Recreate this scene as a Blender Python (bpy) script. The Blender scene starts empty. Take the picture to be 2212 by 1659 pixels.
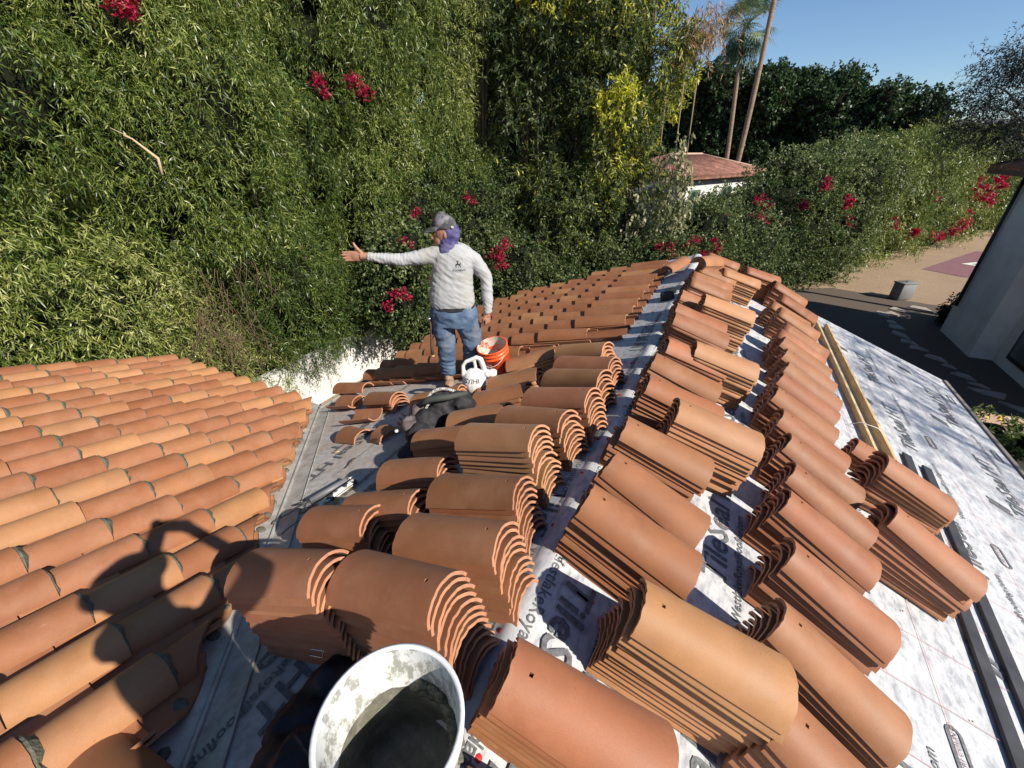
import bpy, bmesh, math, random
import numpy as np
from math import sin, cos, tan, pi, radians, atan2, sqrt
from mathutils import Vector, Matrix
random.seed(7); rng = np.random.default_rng(7)
sc = bpy.context.scene
COL = sc.collection

# ------------------------------------------------------------------ camera, sky, sun
A_ = radians(26.5); TH = radians(29.65); S = radians(18.4); T = tan(S)
CAM = Vector((0.383, 0.0, 1.57))
FW = Vector((-sin(A_)*cos(TH), cos(A_)*cos(TH), -sin(TH)))
RT = Vector((cos(A_), sin(A_), 0)); UP = RT.cross(FW)
cd = bpy.data.cameras.new('camera'); cam = bpy.data.objects.new('camera', cd); COL.objects.link(cam)
cam.matrix_world = Matrix((( RT.x, UP.x, -FW.x, CAM.x), (RT.y, UP.y, -FW.y, CAM.y), (RT.z, UP.z, -FW.z, CAM.z), (0,0,0,1)))
cd.sensor_width = 36; cd.lens = 36*894/2212; cd.clip_start = 0.02; cd.clip_end = 2000
sc.camera = cam
SUN = Vector((0.784, -0.199, 0.588)).normalized()
w = bpy.data.worlds.new('World'); sc.world = w; w.use_nodes = True
wn = w.node_tree.nodes; wl = w.node_tree.links
sky = wn.new('ShaderNodeTexSky'); sky.sky_type = 'NISHITA'; sky.sun_disc = False
sky.sun_elevation = math.asin(SUN.z); sky.sun_rotation = atan2(SUN.x, SUN.y)
sky.air_density = 1.0; sky.dust_density = 0.0; sky.ozone_density = 5.0; sky.altitude = 350
wl.new(sky.outputs[0], wn['Background'].inputs[0]); wn['Background'].inputs[1].default_value = 0.088
sl = bpy.data.lights.new('sun', 'SUN'); sl.energy = 5.0; sl.angle = radians(0.53); sl.color = (1.0, 0.93, 0.82)
so = bpy.data.objects.new('sun', sl); COL.objects.link(so); so.rotation_euler = SUN.to_track_quat('Z', 'Y').to_euler()
sc.view_settings.view_transform = 'Standard'; sc.view_settings.look = 'None'
sc.view_settings.exposure = 0.55; sc.view_settings.gamma = 1.0; sc.view_settings.use_curve_mapping = False
sc.render.resolution_x = 1024; sc.render.resolution_y = 768

# ------------------------------------------------------------------ helpers
FH=Vector((-sin(A_),cos(A_),0))
def tag(o, label=None, cat=None, group=None, kind=None):
    if label: o['label'] = label
    if cat: o['category'] = cat
    if group: o['group'] = group
    if kind: o['kind'] = kind
    return o
def empty(name, loc=(0,0,0), **k):
    o = bpy.data.objects.new(name, None); COL.objects.link(o); o.location = loc; o.empty_display_size = .1
    return tag(o, **k)
def link(name, me, mat=None, parent=None, **k):
    o = bpy.data.objects.new(name, me); COL.objects.link(o)
    if mat is not None and not me.materials: me.materials.append(mat)
    if parent is not None:
        o.parent = parent
        l = parent; off = Vector((0,0,0))
        while l is not None: off += l.location; l = l.parent
        if not k.pop('local', False): o.location = -off
    k.pop('local', None)
    return tag(o, **k)
def mesh(name, V, F, smooth=False):
    me = bpy.data.meshes.new(name); me.from_pydata([tuple(v) for v in V], [], [tuple(f) for f in F]); me.validate()
    if smooth: me.shade_smooth()
    return me
class MB:
    def __init__(s): s.V=[]; s.F=[]; s.sm=[]
    def add(s, V, F, sm=False):
        n=len(s.V); s.V += [tuple(v) for v in V]; s.F += [tuple(i+n for i in f) for f in F]; s.sm += [sm]*len(F); return s
    def box(s, c, d, M=None):
        V=[Vector((c[0]+sx*d[0]/2, c[1]+sy*d[1]/2, c[2]+sz*d[2]/2)) for sx in (-1,1) for sy in (-1,1) for sz in (-1,1)]
        if M is not None: V=[M@v for v in V]
        return s.add(V, [(0,1,3,2),(4,6,7,5),(0,4,5,1),(2,3,7,6),(0,2,6,4),(1,5,7,3)])
    def tube(s, P, R, n=8, cap=True, sm=True):
        P=[Vector(p) for p in P]; R = R if hasattr(R,'__len__') else [R]*len(P)
        V=[];F=[]; prev=None
        for i,p in enumerate(P):
            d=(P[min(i+1,len(P)-1)]-P[max(i-1,0)]).normalized()
            u = prev-d*prev.dot(d) if prev is not None else d.orthogonal()
            u.normalize(); prev=u; v=d.cross(u)
            for k in range(n):
                a=2*pi*k/n; V.append(p+(u*cos(a)+v*sin(a))*R[i])
        for i in range(len(P)-1):
            for k in range(n): F.append((i*n+k, i*n+(k+1)%n, (i+1)*n+(k+1)%n, (i+1)*n+k))
        s.add(V,F,sm)
        if cap:
            b=len(s.V)-len(V); s.F.append(tuple(b+k for k in range(n))[::-1]); s.F.append(tuple(b+(len(P)-1)*n+k for k in range(n))); s.sm+=[False,False]
        return s
    def lathe(s, prof, n=32, M=None, sm=True):
        V=[];F=[]
        for r,z in prof:
            for k in range(n):
                v=Vector((r*cos(2*pi*k/n), r*sin(2*pi*k/n), z)); V.append(M@v if M is not None else v)
        for i in range(len(prof)-1):
            for k in range(n): F.append((i*n+k, i*n+(k+1)%n, (i+1)*n+(k+1)%n, (i+1)*n+k))
        return s.add(V,F,sm)
    def ell(s, c, r, n=14, m=10, M=None):
        c=Vector(c);V=[];F=[]
        for i in range(m+1):
            t=pi*i/m
            for k in range(n):
                a=2*pi*k/n; v=Vector((r[0]*sin(t)*cos(a), r[1]*sin(t)*sin(a), r[2]*cos(t)))
                if M is not None: v=M@v
                V.append(c+v)
        for i in range(m):
            for k in range(n): F.append((i*n+k, (i+1)*n+k, (i+1)*n+(k+1)%n, i*n+(k+1)%n))
        return s.add(V,F,True)
    def me(s, name):
        m=bpy.data.meshes.new(name); m.from_pydata(s.V,[],s.F)
        m.polygons.foreach_set('use_smooth', s.sm); m.validate(); m.update(); return m
    def build(s, name, mat, parent=None, **k): return link(name, s.me(name), mat, parent, **k)

# ------------------------------------------------------------------ materials
def mat(name, base, rough=.7, spec=.5, metal=0.):
    m=bpy.data.materials.new(name); m.use_nodes=True; b=m.node_tree.nodes['Principled BSDF']
    b.inputs['Base Color'].default_value=(*base,1); b.inputs['Roughness'].default_value=rough
    b.inputs['Specular IOR Level'].default_value=spec; b.inputs['Metallic'].default_value=metal
    return m
class NT:
    def __init__(s,m): s.m=m; s.n=m.node_tree.nodes; s.l=m.node_tree.links; s.b=s.n['Principled BSDF']
    def new(s,t,**k):
        x=s.n.new(t)
        for a,v in k.items(): setattr(x,a,v)
        return x
    def coord(s, rnd=False, scale=(1,1,1), kind='Object'):
        tc=s.new('ShaderNodeTexCoord'); mp=s.new('ShaderNodeMapping'); mp.inputs['Scale'].default_value=scale
        s.l.new(tc.outputs[kind], mp.inputs[0])
        if rnd:
            oi=s.new('ShaderNodeObjectInfo'); mu=s.new('ShaderNodeVectorMath',operation='SCALE'); mu.inputs[0].default_value=(37,53,71)
            s.l.new(oi.outputs['Random'], mu.inputs['Scale']); s.l.new(mu.outputs[0], mp.inputs['Location'])
        return mp.outputs[0]
    def noise(s, vec, scale, detail=4, rough=.6):
        x=s.new('ShaderNodeTexNoise'); x.inputs['Scale'].default_value=scale; x.inputs['Detail'].default_value=detail; x.inputs['Roughness'].default_value=rough
        s.l.new(vec,x.inputs['Vector']); return x.outputs[0]
    def ramp(s, fac, stops):
        r=s.new('ShaderNodeValToRGB'); cr=r.color_ramp
        while len(cr.elements)<len(stops): cr.elements.new(.5)
        for e,(p,c) in zip(cr.elements,stops): e.position=p; e.color=(*c,1) if len(c)==3 else c
        s.l.new(fac,r.inputs[0]); return r.outputs[0]
    def mix(s, fac, a, b, mode='MIX'):
        x=s.new('ShaderNodeMix',data_type='RGBA',blend_type=mode)
        for i,v in ((0,fac),(6,a),(7,b)):
            if hasattr(v,'links'): s.l.new(v,x.inputs[i])
            else: x.inputs[i].default_value = v if i==0 else (*v,1)
        return x.outputs[2]
    def base(s,v): s.l.new(v,s.b.inputs['Base Color'])
    def bump(s,h,strength=.3,dist=.01):
        x=s.new('ShaderNodeBump'); x.inputs['Strength'].default_value=strength; x.inputs['Distance'].default_value=dist
        s.l.new(h,x.inputs['Height']); s.l.new(x.outputs[0], s.b.inputs['Normal'])
def g(v): return (v,v,v)

def clay(name, use_attr=False, pale=0.):
    m=mat(name,(.5,.2,.1),.62,.45); t=NT(m)
    if use_attr: a=t.new('ShaderNodeAttribute',attribute_name='tint'); c=a.outputs['Color']
    else: c=t.new('ShaderNodeObjectInfo').outputs['Color']
    if pale: c=t.mix(pale,c,(.60,.30,.18))
    v=t.coord(rnd=not use_attr)
    n1=t.noise(v,5,3); c1=t.mix(t.ramp(n1,[(.3,g(0)),(.75,g(.55))]), c, (.50,.26,.14), 'MIX') if False else c
    big=t.ramp(n1,[(.3,g(.86)),(.7,g(1.1))]); c1=t.mix(1.0,c,big,'MULTIPLY')
    sp=t.noise(v,420,3,.7); c2=t.mix(1.0,c1,t.ramp(sp,[(.32,g(.82)),(.5,g(1.0)),(.72,g(1.12))]),'MULTIPLY')
    # pale lime scuffs and dark specks
    vs=t.coord(rnd=not use_attr,scale=(9,60,40)); sc_=t.noise(vs,1.1,5,.75)
    c3=t.mix(t.ramp(sc_,[(.665,g(0)),(.73,g(.35))]),c2,(.60,.42,.32))
    dk=t.noise(v,60,2,.5); c4=t.mix(t.ramp(dk,[(.22,g(.55)),(.27,g(0))]),c3,(.16,.07,.04))
    dust=t.noise(v,3.2,6,.72); c4=t.mix(t.ramp(dust,[(.48,g(0)),(.74,g(.32))]),c4,(.43,.255,.16))
    t.base(c4); t.bump(t.noise(v,260,3,.7),.22,.002)
    t.l.new(t.ramp(n1,[(.2,g(.55)),(.8,g(.70))]), t.b.inputs['Roughness'])
    t.b.inputs['Sheen Weight'].default_value=.03; t.b.inputs['Sheen Roughness'].default_value=.5
    return m
M_CLAY=clay('fired_clay'); M_CLAY2=clay('fired_clay_joined',True); M_CLAYE=clay('broken_clay_end',False,.42); M_CLAYE2=clay('broken_clay_end_joined',True,.42)

m=mat('roof_membrane',(.7,.7,.7),.55,.4); t=NT(m); v=t.coord()
f1=t.noise(t.coord(scale=(1,.45,1)),26,6,.72); f2=t.noise(v,6,4,.6)
c=t.ramp(f1,[(.36,(.25,.265,.29)),(.47,(.43,.44,.455)),(.60,(.55,.55,.55))])
c=t.mix(t.ramp(f2,[(.35,g(0)),(.65,g(.35))]),c,(.60,.585,.575))
t.base(c); t.bump(t.noise(v,3.0,3,.5),.25,.03); M_MEMB=m
m=mat('dusty_membrane',(.5,.45,.4),.7,.3); t=NT(m); v=t.coord()
f1=t.noise(v,22,6,.72); c=t.ramp(f1,[(.32,(.31,.295,.275)),(.5,(.46,.43,.40)),(.65,(.58,.54,.50))])
d=t.noise(v,2.6,5,.6); c=t.mix(t.ramp(d,[(.40,g(0)),(.66,g(.7))]),c,(.42,.33,.26))
t.base(c); t.bump(t.noise(v,4.0,3,.5),.3,.03); M_MEMBD=m
M_INK=mat('grey_print',(.17,.18,.19),.7); t=NT(M_INK); t.base(t.ramp(t.noise(t.coord(),60,4,.7),[(.35,(.07,.075,.08)),(.62,(.17,.175,.18))]))
M_RED=mat('red_cap_plastic',(.55,.03,.03),.4); M_CHALK=mat('red_chalk',(.50,.24,.24),.9)
M_YEL=mat('yellow_string',(.6,.45,.1),.8)
m=mat('mortar',(.2,.2,.17),.95,.2); t=NT(m); v=t.coord(rnd=True); t.base(t.ramp(t.noise(v,40,5,.7),[(.3,(.085,.085,.062)),(.7,(.19,.19,.14))])); t.bump(t.noise(v,90,4,.7),.8,.01); M_MORT=m
m=mat('galvanised',(.42,.43,.42),.42,.5,.25); t=NT(m); v=t.coord(); t.base(t.ramp(t.noise(v,9,6,.7),[(.35,(.36,.34,.31)),(.6,(.56,.55,.52))])); t.l.new(t.ramp(t.noise(v,14,4,.6),[(.3,g(.3)),(.7,g(.6))]),t.b.inputs['Roughness']); M_GALV=m
m=mat('lumber',(.5,.34,.16),.75,.3); t=NT(m); v=t.coord(scale=(16,1.2,16)); wv=t.noise(v,3.5,5,.55)
t.base(t.ramp(wv,[(.3,(.66,.50,.28)),(.5,(.56,.40,.20)),(.56,(.36,.23,.10)),(.62,(.62,.47,.26))])); M_WOOD=m
m=mat('black_batten',(.03,.03,.035),.6,.4); t=NT(m); t.base(t.ramp(t.noise(t.coord(),8,4),[(.3,(.02,.02,.024)),(.7,(.05,.05,.055))])); M_BLK=m
m=mat('stucco',(.78,.76,.72),.9,.2); t=NT(m); v=t.coord(); t.base(t.ramp(t.noise(v,1.5,5,.6),[(.3,(.56,.54,.51)),(.7,(.70,.69,.66))])); t.bump(t.noise(v,60,4,.7),.4,.01); M_STUC=m
m=mat('gravel',(.35,.25,.16),.95,.2); t=NT(m); v=t.coord(); c=t.ramp(t.noise(v,22,6,.8),[(.3,(.16,.11,.07)),(.5,(.40,.28,.18)),(.72,(.60,.46,.32))])
c=t.mix(t.ramp(t.noise(v,.6,4),[(.35,g(0)),(.65,g(.5))]),c,(.30,.21,.14)); t.base(c); t.bump(t.noise(v,26,6,.8),1,.05); M_GRAV=m
m=mat('flagstone',(.33,.29,.25),.9); t=NT(m); t.base(t.ramp(t.noise(t.coord(),5,5,.7),[(.3,(.24,.20,.17)),(.7,(.42,.37,.32))])); M_FLAG=m
M_MAT=mat('maroon_court',(.20,.09,.10),.8); t=NT(M_MAT); t.base(t.ramp(t.noise(t.coord(),3,5,.7),[(.3,(.17,.075,.085)),(.7,(.24,.115,.125))]))
M_DARK=mat('dark_ground',(.03,.024,.018),.95)

def leafmat(name, cols, trans=.35, rough=.45):
    m=mat(name,cols[0],rough,.35); t=NT(m)
    a=t.new('ShaderNodeAttribute',attribute_name='tone')
    n=len(cols); c=t.ramp(a.outputs['Fac'],[((i+.5)/n if n>1 else .5,cols[i]) for i in range(n)])
    t.base(c)
    tr=t.new('ShaderNodeBsdfTranslucent'); hs=t.new('ShaderNodeHueSaturation'); hs.inputs['Value'].default_value=1.35; hs.inputs['Saturation'].default_value=1.1
    t.l.new(c,hs.inputs['Color']); t.l.new(hs.outputs[0],tr.inputs['Color'])
    mx=t.new('ShaderNodeMixShader'); mx.inputs[0].default_value=trans
    out=t.n['Material Output']; t.l.new(t.b.outputs[0],mx.inputs[1]); t.l.new(tr.outputs[0],mx.inputs[2]); t.l.new(mx.outputs[0],out.inputs[0])
    return m
M_BAMB=leafmat('willowy_leaf',[(0.041,0.074,0.017),(0.095,0.135,0.024),(0.20,0.235,0.048),(0.40,0.41,0.15)],.16,.36)
M_OAK=leafmat('ferny_leaf',[(0.032,0.054,0.020),(0.077,0.108,0.038),(0.162,0.194,0.068),(0.495,0.486,0.054)])
M_BOUG=leafmat('bougainvillea_leaf',[(0.029,0.053,0.017),(0.068,0.102,0.031),(0.136,0.178,0.058),(0.255,0.272,0.119)])
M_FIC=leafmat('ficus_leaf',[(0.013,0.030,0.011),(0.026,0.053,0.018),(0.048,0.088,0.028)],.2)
M_DOLV=leafmat('olive_leaf',[(.012,.022,.016),(.022,.035,.024)],.15)
M_VINE=leafmat('pale_vine_leaf',[(.14,.17,.07),(.28,.29,.15),(.42,.38,.24)])
M_DRY=leafmat('dry_leaf',[(.24,.15,.07),(.38,.25,.13)],.25)
M_FLOW=leafmat('magenta_bract',[(.18,.008,.025),(.36,.012,.05),(.52,.03,.10)],.4)
M_PALM=leafmat('palm_leaf',[(.05,.09,.045),(.12,.18,.09),(.26,.31,.19)],.25)
M_BARK=mat('bark',(.14,.10,.07),.95,.2); t=NT(M_BARK); v=t.coord(scale=(6,6,1)); t.base(t.ramp(t.noise(v,4,6,.75),[(.3,(.07,.05,.035)),(.7,(.24,.18,.13))])); t.bump(t.noise(v,6,5,.7),.8,.04)
M_PBARK=mat('palm_bark',(.24,.17,.12),.95,.2); t=NT(M_PBARK); v=t.coord(scale=(1,1,5)); t.base(t.ramp(t.noise(v,3,5,.7),[(.3,(.15,.10,.07)),(.7,(.33,.24,.17))]))
M_TWIG=mat('dead_twig',(.20,.14,.09),.95,.2); M_CORE=mat('painted_inner_shade',(.012,.014,.008),1.0,.05)  # M_CORE: near-black colour that paints the shade deep inside the foliage

# ------------------------------------------------------------------ clay tiles
def tile_mesh(L=.50, wn=.215, ww=.252, hn=.071, hw=.081, th=.0115, hole=True, rough=.0, M=8, seed=0, name='clay_tile'):
    """barrel tile: +X is down slope, narrow head end at x=0, arch up in +Z, feet at z=0"""
    rd=random.Random(seed)
    def prof(w_,h_):
        r=(w_*w_/4+h_*h_)/(2*h_); a=math.asin(min(1,(w_/2)/r)); a = a if h_<=r else pi-a
        return r,a,h_-r
    xs=[0,.055,.067,L*.4,L*.72,L] if hole else [0,L*.33,L*.66,L]
    out=[];inn=[];NRM=[]
    for x in xs:
        f=x/L; r,a,zc=prof(wn+(ww-wn)*f,hn+(hw-hn)*f)
        ti=.006/r; ang=[-a+(a-ti)*i/M for i in range(M)]+[-ti,ti]+[a-(a-ti)*i/M for i in range(M)][::-1]
        jx=[(rd.uniform(-rough,rough) if x in(0,L) else 0) for _ in ang]
        out.append([(x+j,r*sin(q),zc+r*cos(q)) for q,j in zip(ang,jx)])
        inn.append([(x+j,(r-th)*sin(q),zc+(r-th)*cos(q)) for q,j in zip(ang,jx)])
        NRM+= [(0,sin(q),cos(q)) for q in ang]
    n=len(out[0]); V=[p for row in out for p in row]+[p for row in inn for p in row]; o2=len(xs)*n
    F=[];sm=[]
    def q(a,b,c,d,s): F.append((a,b,c,d)); sm.append(s)
    for i in range(len(xs)-1):
        for k in range(n-1):
            if hole and i==1 and k==M-1+0+0 and False: continue
            if hole and i==1 and k==M:
                a,b,c,d=i*n+k,i*n+k+1,(i+1)*n+k+1,(i+1)*n+k
                for u,v_ in((a,b),(b,c),(c,d),(d,a)): q(u,v_,v_+o2,u+o2,False)
                continue
            q(i*n+k,(i+1)*n+k,(i+1)*n+k+1,i*n+k+1,True); q(o2+i*n+k,o2+i*n+k+1,o2+(i+1)*n+k+1,o2+(i+1)*n+k,True)
    n_end=len(F)
    for k in range(n-1):
        q(k,k+1,o2+k+1,o2+k,False); e=(len(xs)-1)*n; q(e+k,o2+e+k,o2+e+k+1,e+k+1,False)
    n_end2=len(F)
    for i in range(len(xs)-1):
        q(i*n,o2+i*n,o2+(i+1)*n,(i+1)*n,False); q(i*n+n-1,(i+1)*n+n-1,o2+(i+1)*n+n-1,o2+i*n+n-1,False)
    me=bpy.data.meshes.new(name); me.from_pydata(V,[],F); me.polygons.foreach_set('use_smooth',sm); me.materials.append(M_CLAY); me.materials.append(M_CLAYE)
    me.polygons.foreach_set('material_index',[1 if n_end<=i<n_end2 else 0 for i in range(len(F))]); me.update()
    cn=[]
    for pl in me.polygons:
        for vi in pl.vertices:
            if pl.use_smooth: a=NRM[vi%o2]; cn.append(a if vi<o2 else (0,-a[1],-a[2]))
            else: cn.append(tuple(pl.normal))
    me.normals_split_custom_set(cn)
    return me
RED=[(.292,.114,.048),(.280,.106,.043),(.308,.124,.054),(.262,.097,.039)]
OCH=[(.365,.170,.070),(.395,.190,.082)]
TAN=[(.335,.143,.060),(.315,.130,.053)]
def tone(c,j=.05):
    k=1+random.uniform(-j,j); return (c[0]*k,c[1]*k*(1+random.uniform(-.02,.02)),c[2]*k,1)
STK=[tile_mesh(seed=i,rough=.0028) for i in range(5)]
def slope_frame(side,u,v,wn_=0,ang=0):
    """frame on a slope: u metres down the slope from the ridge, v along the ridge, ang plan rotation in the slope plane"""
    if side=='R': X=Vector((cos(S),0,-sin(S))); N=Vector((sin(S),0,cos(S)))
    elif side=='L': X=Vector((-cos(S),0,-sin(S))); N=Vector((-sin(S),0,cos(S)))
    Yv=Vector((0,1,0)); P=X*u+Yv*v+N*wn_
    d=X*cos(ang)+Yv*sin(ang); s_=N.cross(d)
    return P,d,s_,N
def mat4(P,x,y,z): return Matrix(((x.x,y.x,z.x,P.x),(x.y,y.y,z.y,P.y),(x.z,y.z,z.z,P.z),(0,0,0,1)))

# ------------------------------------------------------------------ ground and setting
YV=-.8685
def structure(name,me,m): return link(name,me,m,None,kind='structure')
G_=-4.0
structure('ground', mesh('ground',[(-300,-300,G_),(300,-300,G_),(300,500,G_),(-300,500,G_)],[(0,1,2,3)]), M_GRAV)

# ------------------------------------------------------------------ main house wing
def slab(pts, th, m, name, parent):
    """pts: top outline (world), extruded down by th"""
    n=len(pts); V=[Vector(p) for p in pts]+[Vector(p)-Vector((0,0,th)) for p in pts]
    F=[tuple(range(n)),tuple(range(2*n-1,n-1,-1))]+[(i,i+n,(i+1)%n+n,(i+1)%n) for i in range(n)]
    return link(name, mesh(name,V,F), m, parent)
def zr(x): return -T*abs(x)
main=empty('house_wing',(0,3,0),label='house wing whose gable roof is wrapped in printed grey white underlayment, half tiled',cat='building')
slab([(0,-4,0),(3.37,-4,zr(3.37)),(3.37,6.9,zr(3.37)),(0,7.9,0)],.16,M_MEMB,'membrane',main)
slab([(0,YV,0),(0,7.9,0),(-3.62,7.0,zr(3.62)),(-3.62,2.75,zr(3.62))],.16,M_MEMBD,'membrane',main)
# near-ridge clean strip of the left slope and the wrapped ridge board
mb=MB(); prof=[(-.62,zr(.62)+.004),(-.09,zr(.09)+.008),(-.06,-.006),(-.045,.004),(-.02,.012),(.02,.012),(.045,.004),(.06,-.006),(.09,zr(.09)+.008),(.34,zr(.34)+.005)]
ys=[YV+i*.22 for i in range(41)]; V=[];F=[]
for j,y in enumerate(ys):
    for i,(x,z) in enumerate(prof): V.append((x+(random.uniform(-.006,.006) if 0<i<9 else random.uniform(-.01,.01)),min(y,7.85),z+(random.uniform(-.003,.003) if 1<i<8 else 0)))
n=len(prof)
for j in range(len(ys)-1):
    for i in range(n-1): F.append((j*n+i,j*n+i+1,(j+1)*n+i+1,(j+1)*n+i))
mb.add(V,F,True); mb.build('ridge_wrap',M_MEMB,main)
mb=MB(); mb.box((2.95,1.4,-2.72),(.2,10.4,2.56)); mb.box((-3.2,4.85,-2.72),(.2,4.1,2.56)); mb.box((-.125,6.6,-2.72),(5.95,.2,2.54)); mb.build('wall',M_STUC,main)
# fascia and drip edges
M_FAS=mat('fascia_paint',(.30,.26,.22),.7)
mb=MB(); mb.box((3.385,1.4,zr(3.37)-.08),(.03,10.9,.2)); mb.build('fascia',M_FAS,main); mb=MB(); mb.box((-3.635,4.87,zr(3.62)-.08),(.03,4.2,.2)); mb.build('fascia',M_FAS,main)

# valley flashing: two folded strips along the valley
vd=Vector((-1,1,-T)).normalized()
def on_main(x,y): return Vector((x,y,T*x))
def on_left(x,y): return Vector((x,y,-T*(y-YV)))
def valley_strip(off0,off1,lift,left):
    P=[];V=[]
    for i in range(25):
        tt=-1.2+i*(3.72+1.2)/24; bx,by=-tt,YV+tt
        for o in (off0,off1):
            if left: p=on_left(bx-o,by)
            else: p=on_main(bx+o*.5,by+o*.5+0) if False else on_main(bx,by+o)
            V.append(p+Vector((0,0,lift+random.uniform(-.001,.001))))
    F=[(2*i,2*i+1,2*i+3,2*i+2) for i in range(24)]
    return V,F
mb=MB(); V,F=valley_strip(0,.20,.006,False); mb.add(V,F,False); V,F=valley_strip(0,.2,.006,True); mb.add(V,F,False)
# raised centre rib and hemmed edge
P=[on_main(-(-1.2+i*.205),YV-1.2+i*.205)+Vector((0,0,.012)) for i in range(25)]; mb.tube(P,.012,6)
P=[on_main(-(-1.2+i*.205),YV-1.2+i*.205+.20)+Vector((0,0,.010)) for i in range(25)]; mb.tube(P,.006,6)
mb.build('valley_flashing',M_GALV,main)

# ------------------------------------------------------------------ print on the membrane
def text_me(s, size=1., bold=0., shear=0.):
    cu=bpy.data.curves.new('txt','FONT'); cu.body=s; cu.size=size; cu.offset=bold*size; cu.shear=shear; cu.resolution_u=2
    o=bpy.data.objects.new('txt',cu); COL.objects.link(o); dg=bpy.context.evaluated_depsgraph_get()
    me=bpy.data.meshes.new_from_object(o.evaluated_get(dg)); bpy.data.objects.remove(o); me.materials.clear(); return me
TXT={}
def lettering(s,side,u,v,size,bold=.0,shear=.0,toward=1,lift=.004,parent=None,ang=0,m=None):
    """text lies on the slope, tops up-slope; toward=+1 reads away from the camera"""
    key=(s,size,bold,shear)
    if key not in TXT:
        TXT[key]=text_me(s,size,bold,shear); TXT[key].name='lettering'; TXT[key].materials.append(m or M_INK)
    P,d,s_,N=slope_frame(side,u,v,lift)
    up=-d; base=up.cross(N) ; base=-(N.cross(up)) if False else up.cross(N)
    o=bpy.data.objects.new('lettering',TXT[key]); COL.objects.link(o); o.parent=parent; 
    o.matrix_parent_inverse=Matrix.Translation(-parent.location)
    o.matrix_basis=mat4(P,base,up,N)
    return o
def badge(side,u,v,kind,lift=.004,parent=None):
    P,d,s_,N=slope_frame(side,u,v,lift); up=-d; base=up.cross(N); mb=MB()
    def pt(a,b): return P+base*a+up*b
    if kind=='bars':
        for k in(0,1):
            o=.05*k; mb.add([pt(o,-.075),pt(o+.032,-.075),pt(o+.032+.06,.075),pt(o+.06,.075)],[(0,1,2,3)])
        mb.add([pt(-.02,-.10),pt(-.012,-.10),pt(.055,.085),pt(.047,.085)],[(0,1,2,3)])
    else:
        # rounded badge ring with lettering strip
        N_=24; o=[];i_=[]
        for k in range(N_):
            a=2*pi*k/N_; cx=.07 if cos(a)>0 else -.07
            o.append(pt(cx+.035*cos(a),.036*sin(a))); i_.append(pt(cx+.022*cos(a),.021*sin(a)))
        mb.add(o+i_,[(k,(k+1)%N_,N_+(k+1)%N_,N_+k) for k in range(N_)])
        lettering('TRI COUNTY' if kind=='tri' else 'ROYAL',side,u+.008,v-(.065 if side=='R' else -.065),.030,parent=parent)
    mb.build('printed_badge',M_INK,parent)
# right slope: repeated lines of print
for (u,y0) in ((1.55,.55),(2.34,2.12),(2.92,3.0),(1.62,-.5)):
    pass
def rline(u,ys_,kind):
    for y in ys_:
        if kind=='big': lettering('TileSeal HT','R',u,y,.18,.016,.12,parent=main)
        elif kind=='small': lettering('WestlakeRoyalRoofing.com','R',u,y,.062,.010,.2,parent=main)
        elif kind=='tri': badge('R',u,y,'tri',parent=main)
        elif kind=='bars': badge('R',u,y,'bars',parent=main)
rline(.78,[.3,1.55,2.8,4.05,5.3,6.5],'big'); rline(.86,[.1,1.4,2.6,3.9,5.1,6.2],'small'); rline(.60,[-.1,1.1,2.4,3.6,4.8],'small')
rline(1.56,[.45,1.95,3.45,4.95],'big'); rline(1.66,[.7,2.2,3.8,5.3],'small'); rline(1.42,[.9,2.4,4.0,5.5],'small'); rline(1.78,[1.45,3.0,4.5,5.9],'tri')
rline(2.44,[2.75,4.15,5.5],'big'); rline(2.54,[2.2,3.4,4.7,6.0],'small'); rline(2.66,[1.7,3.15,4.55,5.9],'tri')
rline(2.98,[2.3,3.85,5.2,6.5],'bars'); rline(2.12,[2.0,3.3,4.8,6.2],'bars'); rline(3.22,[2.6,3.9,5.3],'big'); rline(3.32,[3.2,4.6,5.8],'small'); rline(3.42,[3.6,5.0,6.2],'tri')
# left slope
def lline(u,ys_,kind):
    for y in ys_:
        if kind=='big': lettering('TileSeal HT','L',u,y,.18,.016,.12,parent=main,lift=.009)
        elif kind=='small': lettering('WestlakeRoyalRoofing.com','L',u,y,.068,.010,.15,parent=main,lift=.009)
        elif kind=='tri': badge('L',u,y,'tri',parent=main,lift=.009)
lline(.20,[1.62,3.0,4.4,5.9],'big'); lline(.115,[1.2,2.3,3.5,4.7],'small')
lline(.86,[1.05],'big'); lline(.93,[.65],'small'); lline(.80,[1.9],'big'); lline(1.02,[.45],'tri')
lline(1.55,[1.9,3.1],'big'); lline(1.70,[2.0],'small'); lline(1.25,[1.72],'small')
lline(2.55,[2.75],'big'); lline(2.35,[2.35],'big'); lline(1.95,[3.3],'big'); lline(2.75,[3.45],'small')
# TileSeal and web address that wrap over the ridge on the near right side
def over(s,x,y,size,b,sh):
    key=(s,size,b,sh)
    if key not in TXT: TXT[key]=text_me(s,size,b,sh); TXT[key].name='lettering'; TXT[key].materials.append(M_INK)
    d=Vector((cos(S),0,-sin(S))); N=Vector((sin(S),0,cos(S))); P=Vector((x*cos(S),y,-x*sin(S)))+N*.019
    o=bpy.data.objects.new('lettering',TXT[key]); COL.objects.link(o); o.parent=main; o.matrix_parent_inverse=Matrix.Translation(-main.location)
    o.matrix_basis=mat4(P,Vector((0,-1,0)),d,N)
for y in (1.14,2.6,4.0): over('TileSeal HT',.10,y,.18,.016,.12); over('WestlakeRoyalRoofing.com',.28,y-.06,.066,.006,.0)
for y in (.62,1.22,1.98,2.9,3.8): over('WestlakeRoyalRoofing.com',.012,y,.075,.007,.0)
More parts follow.
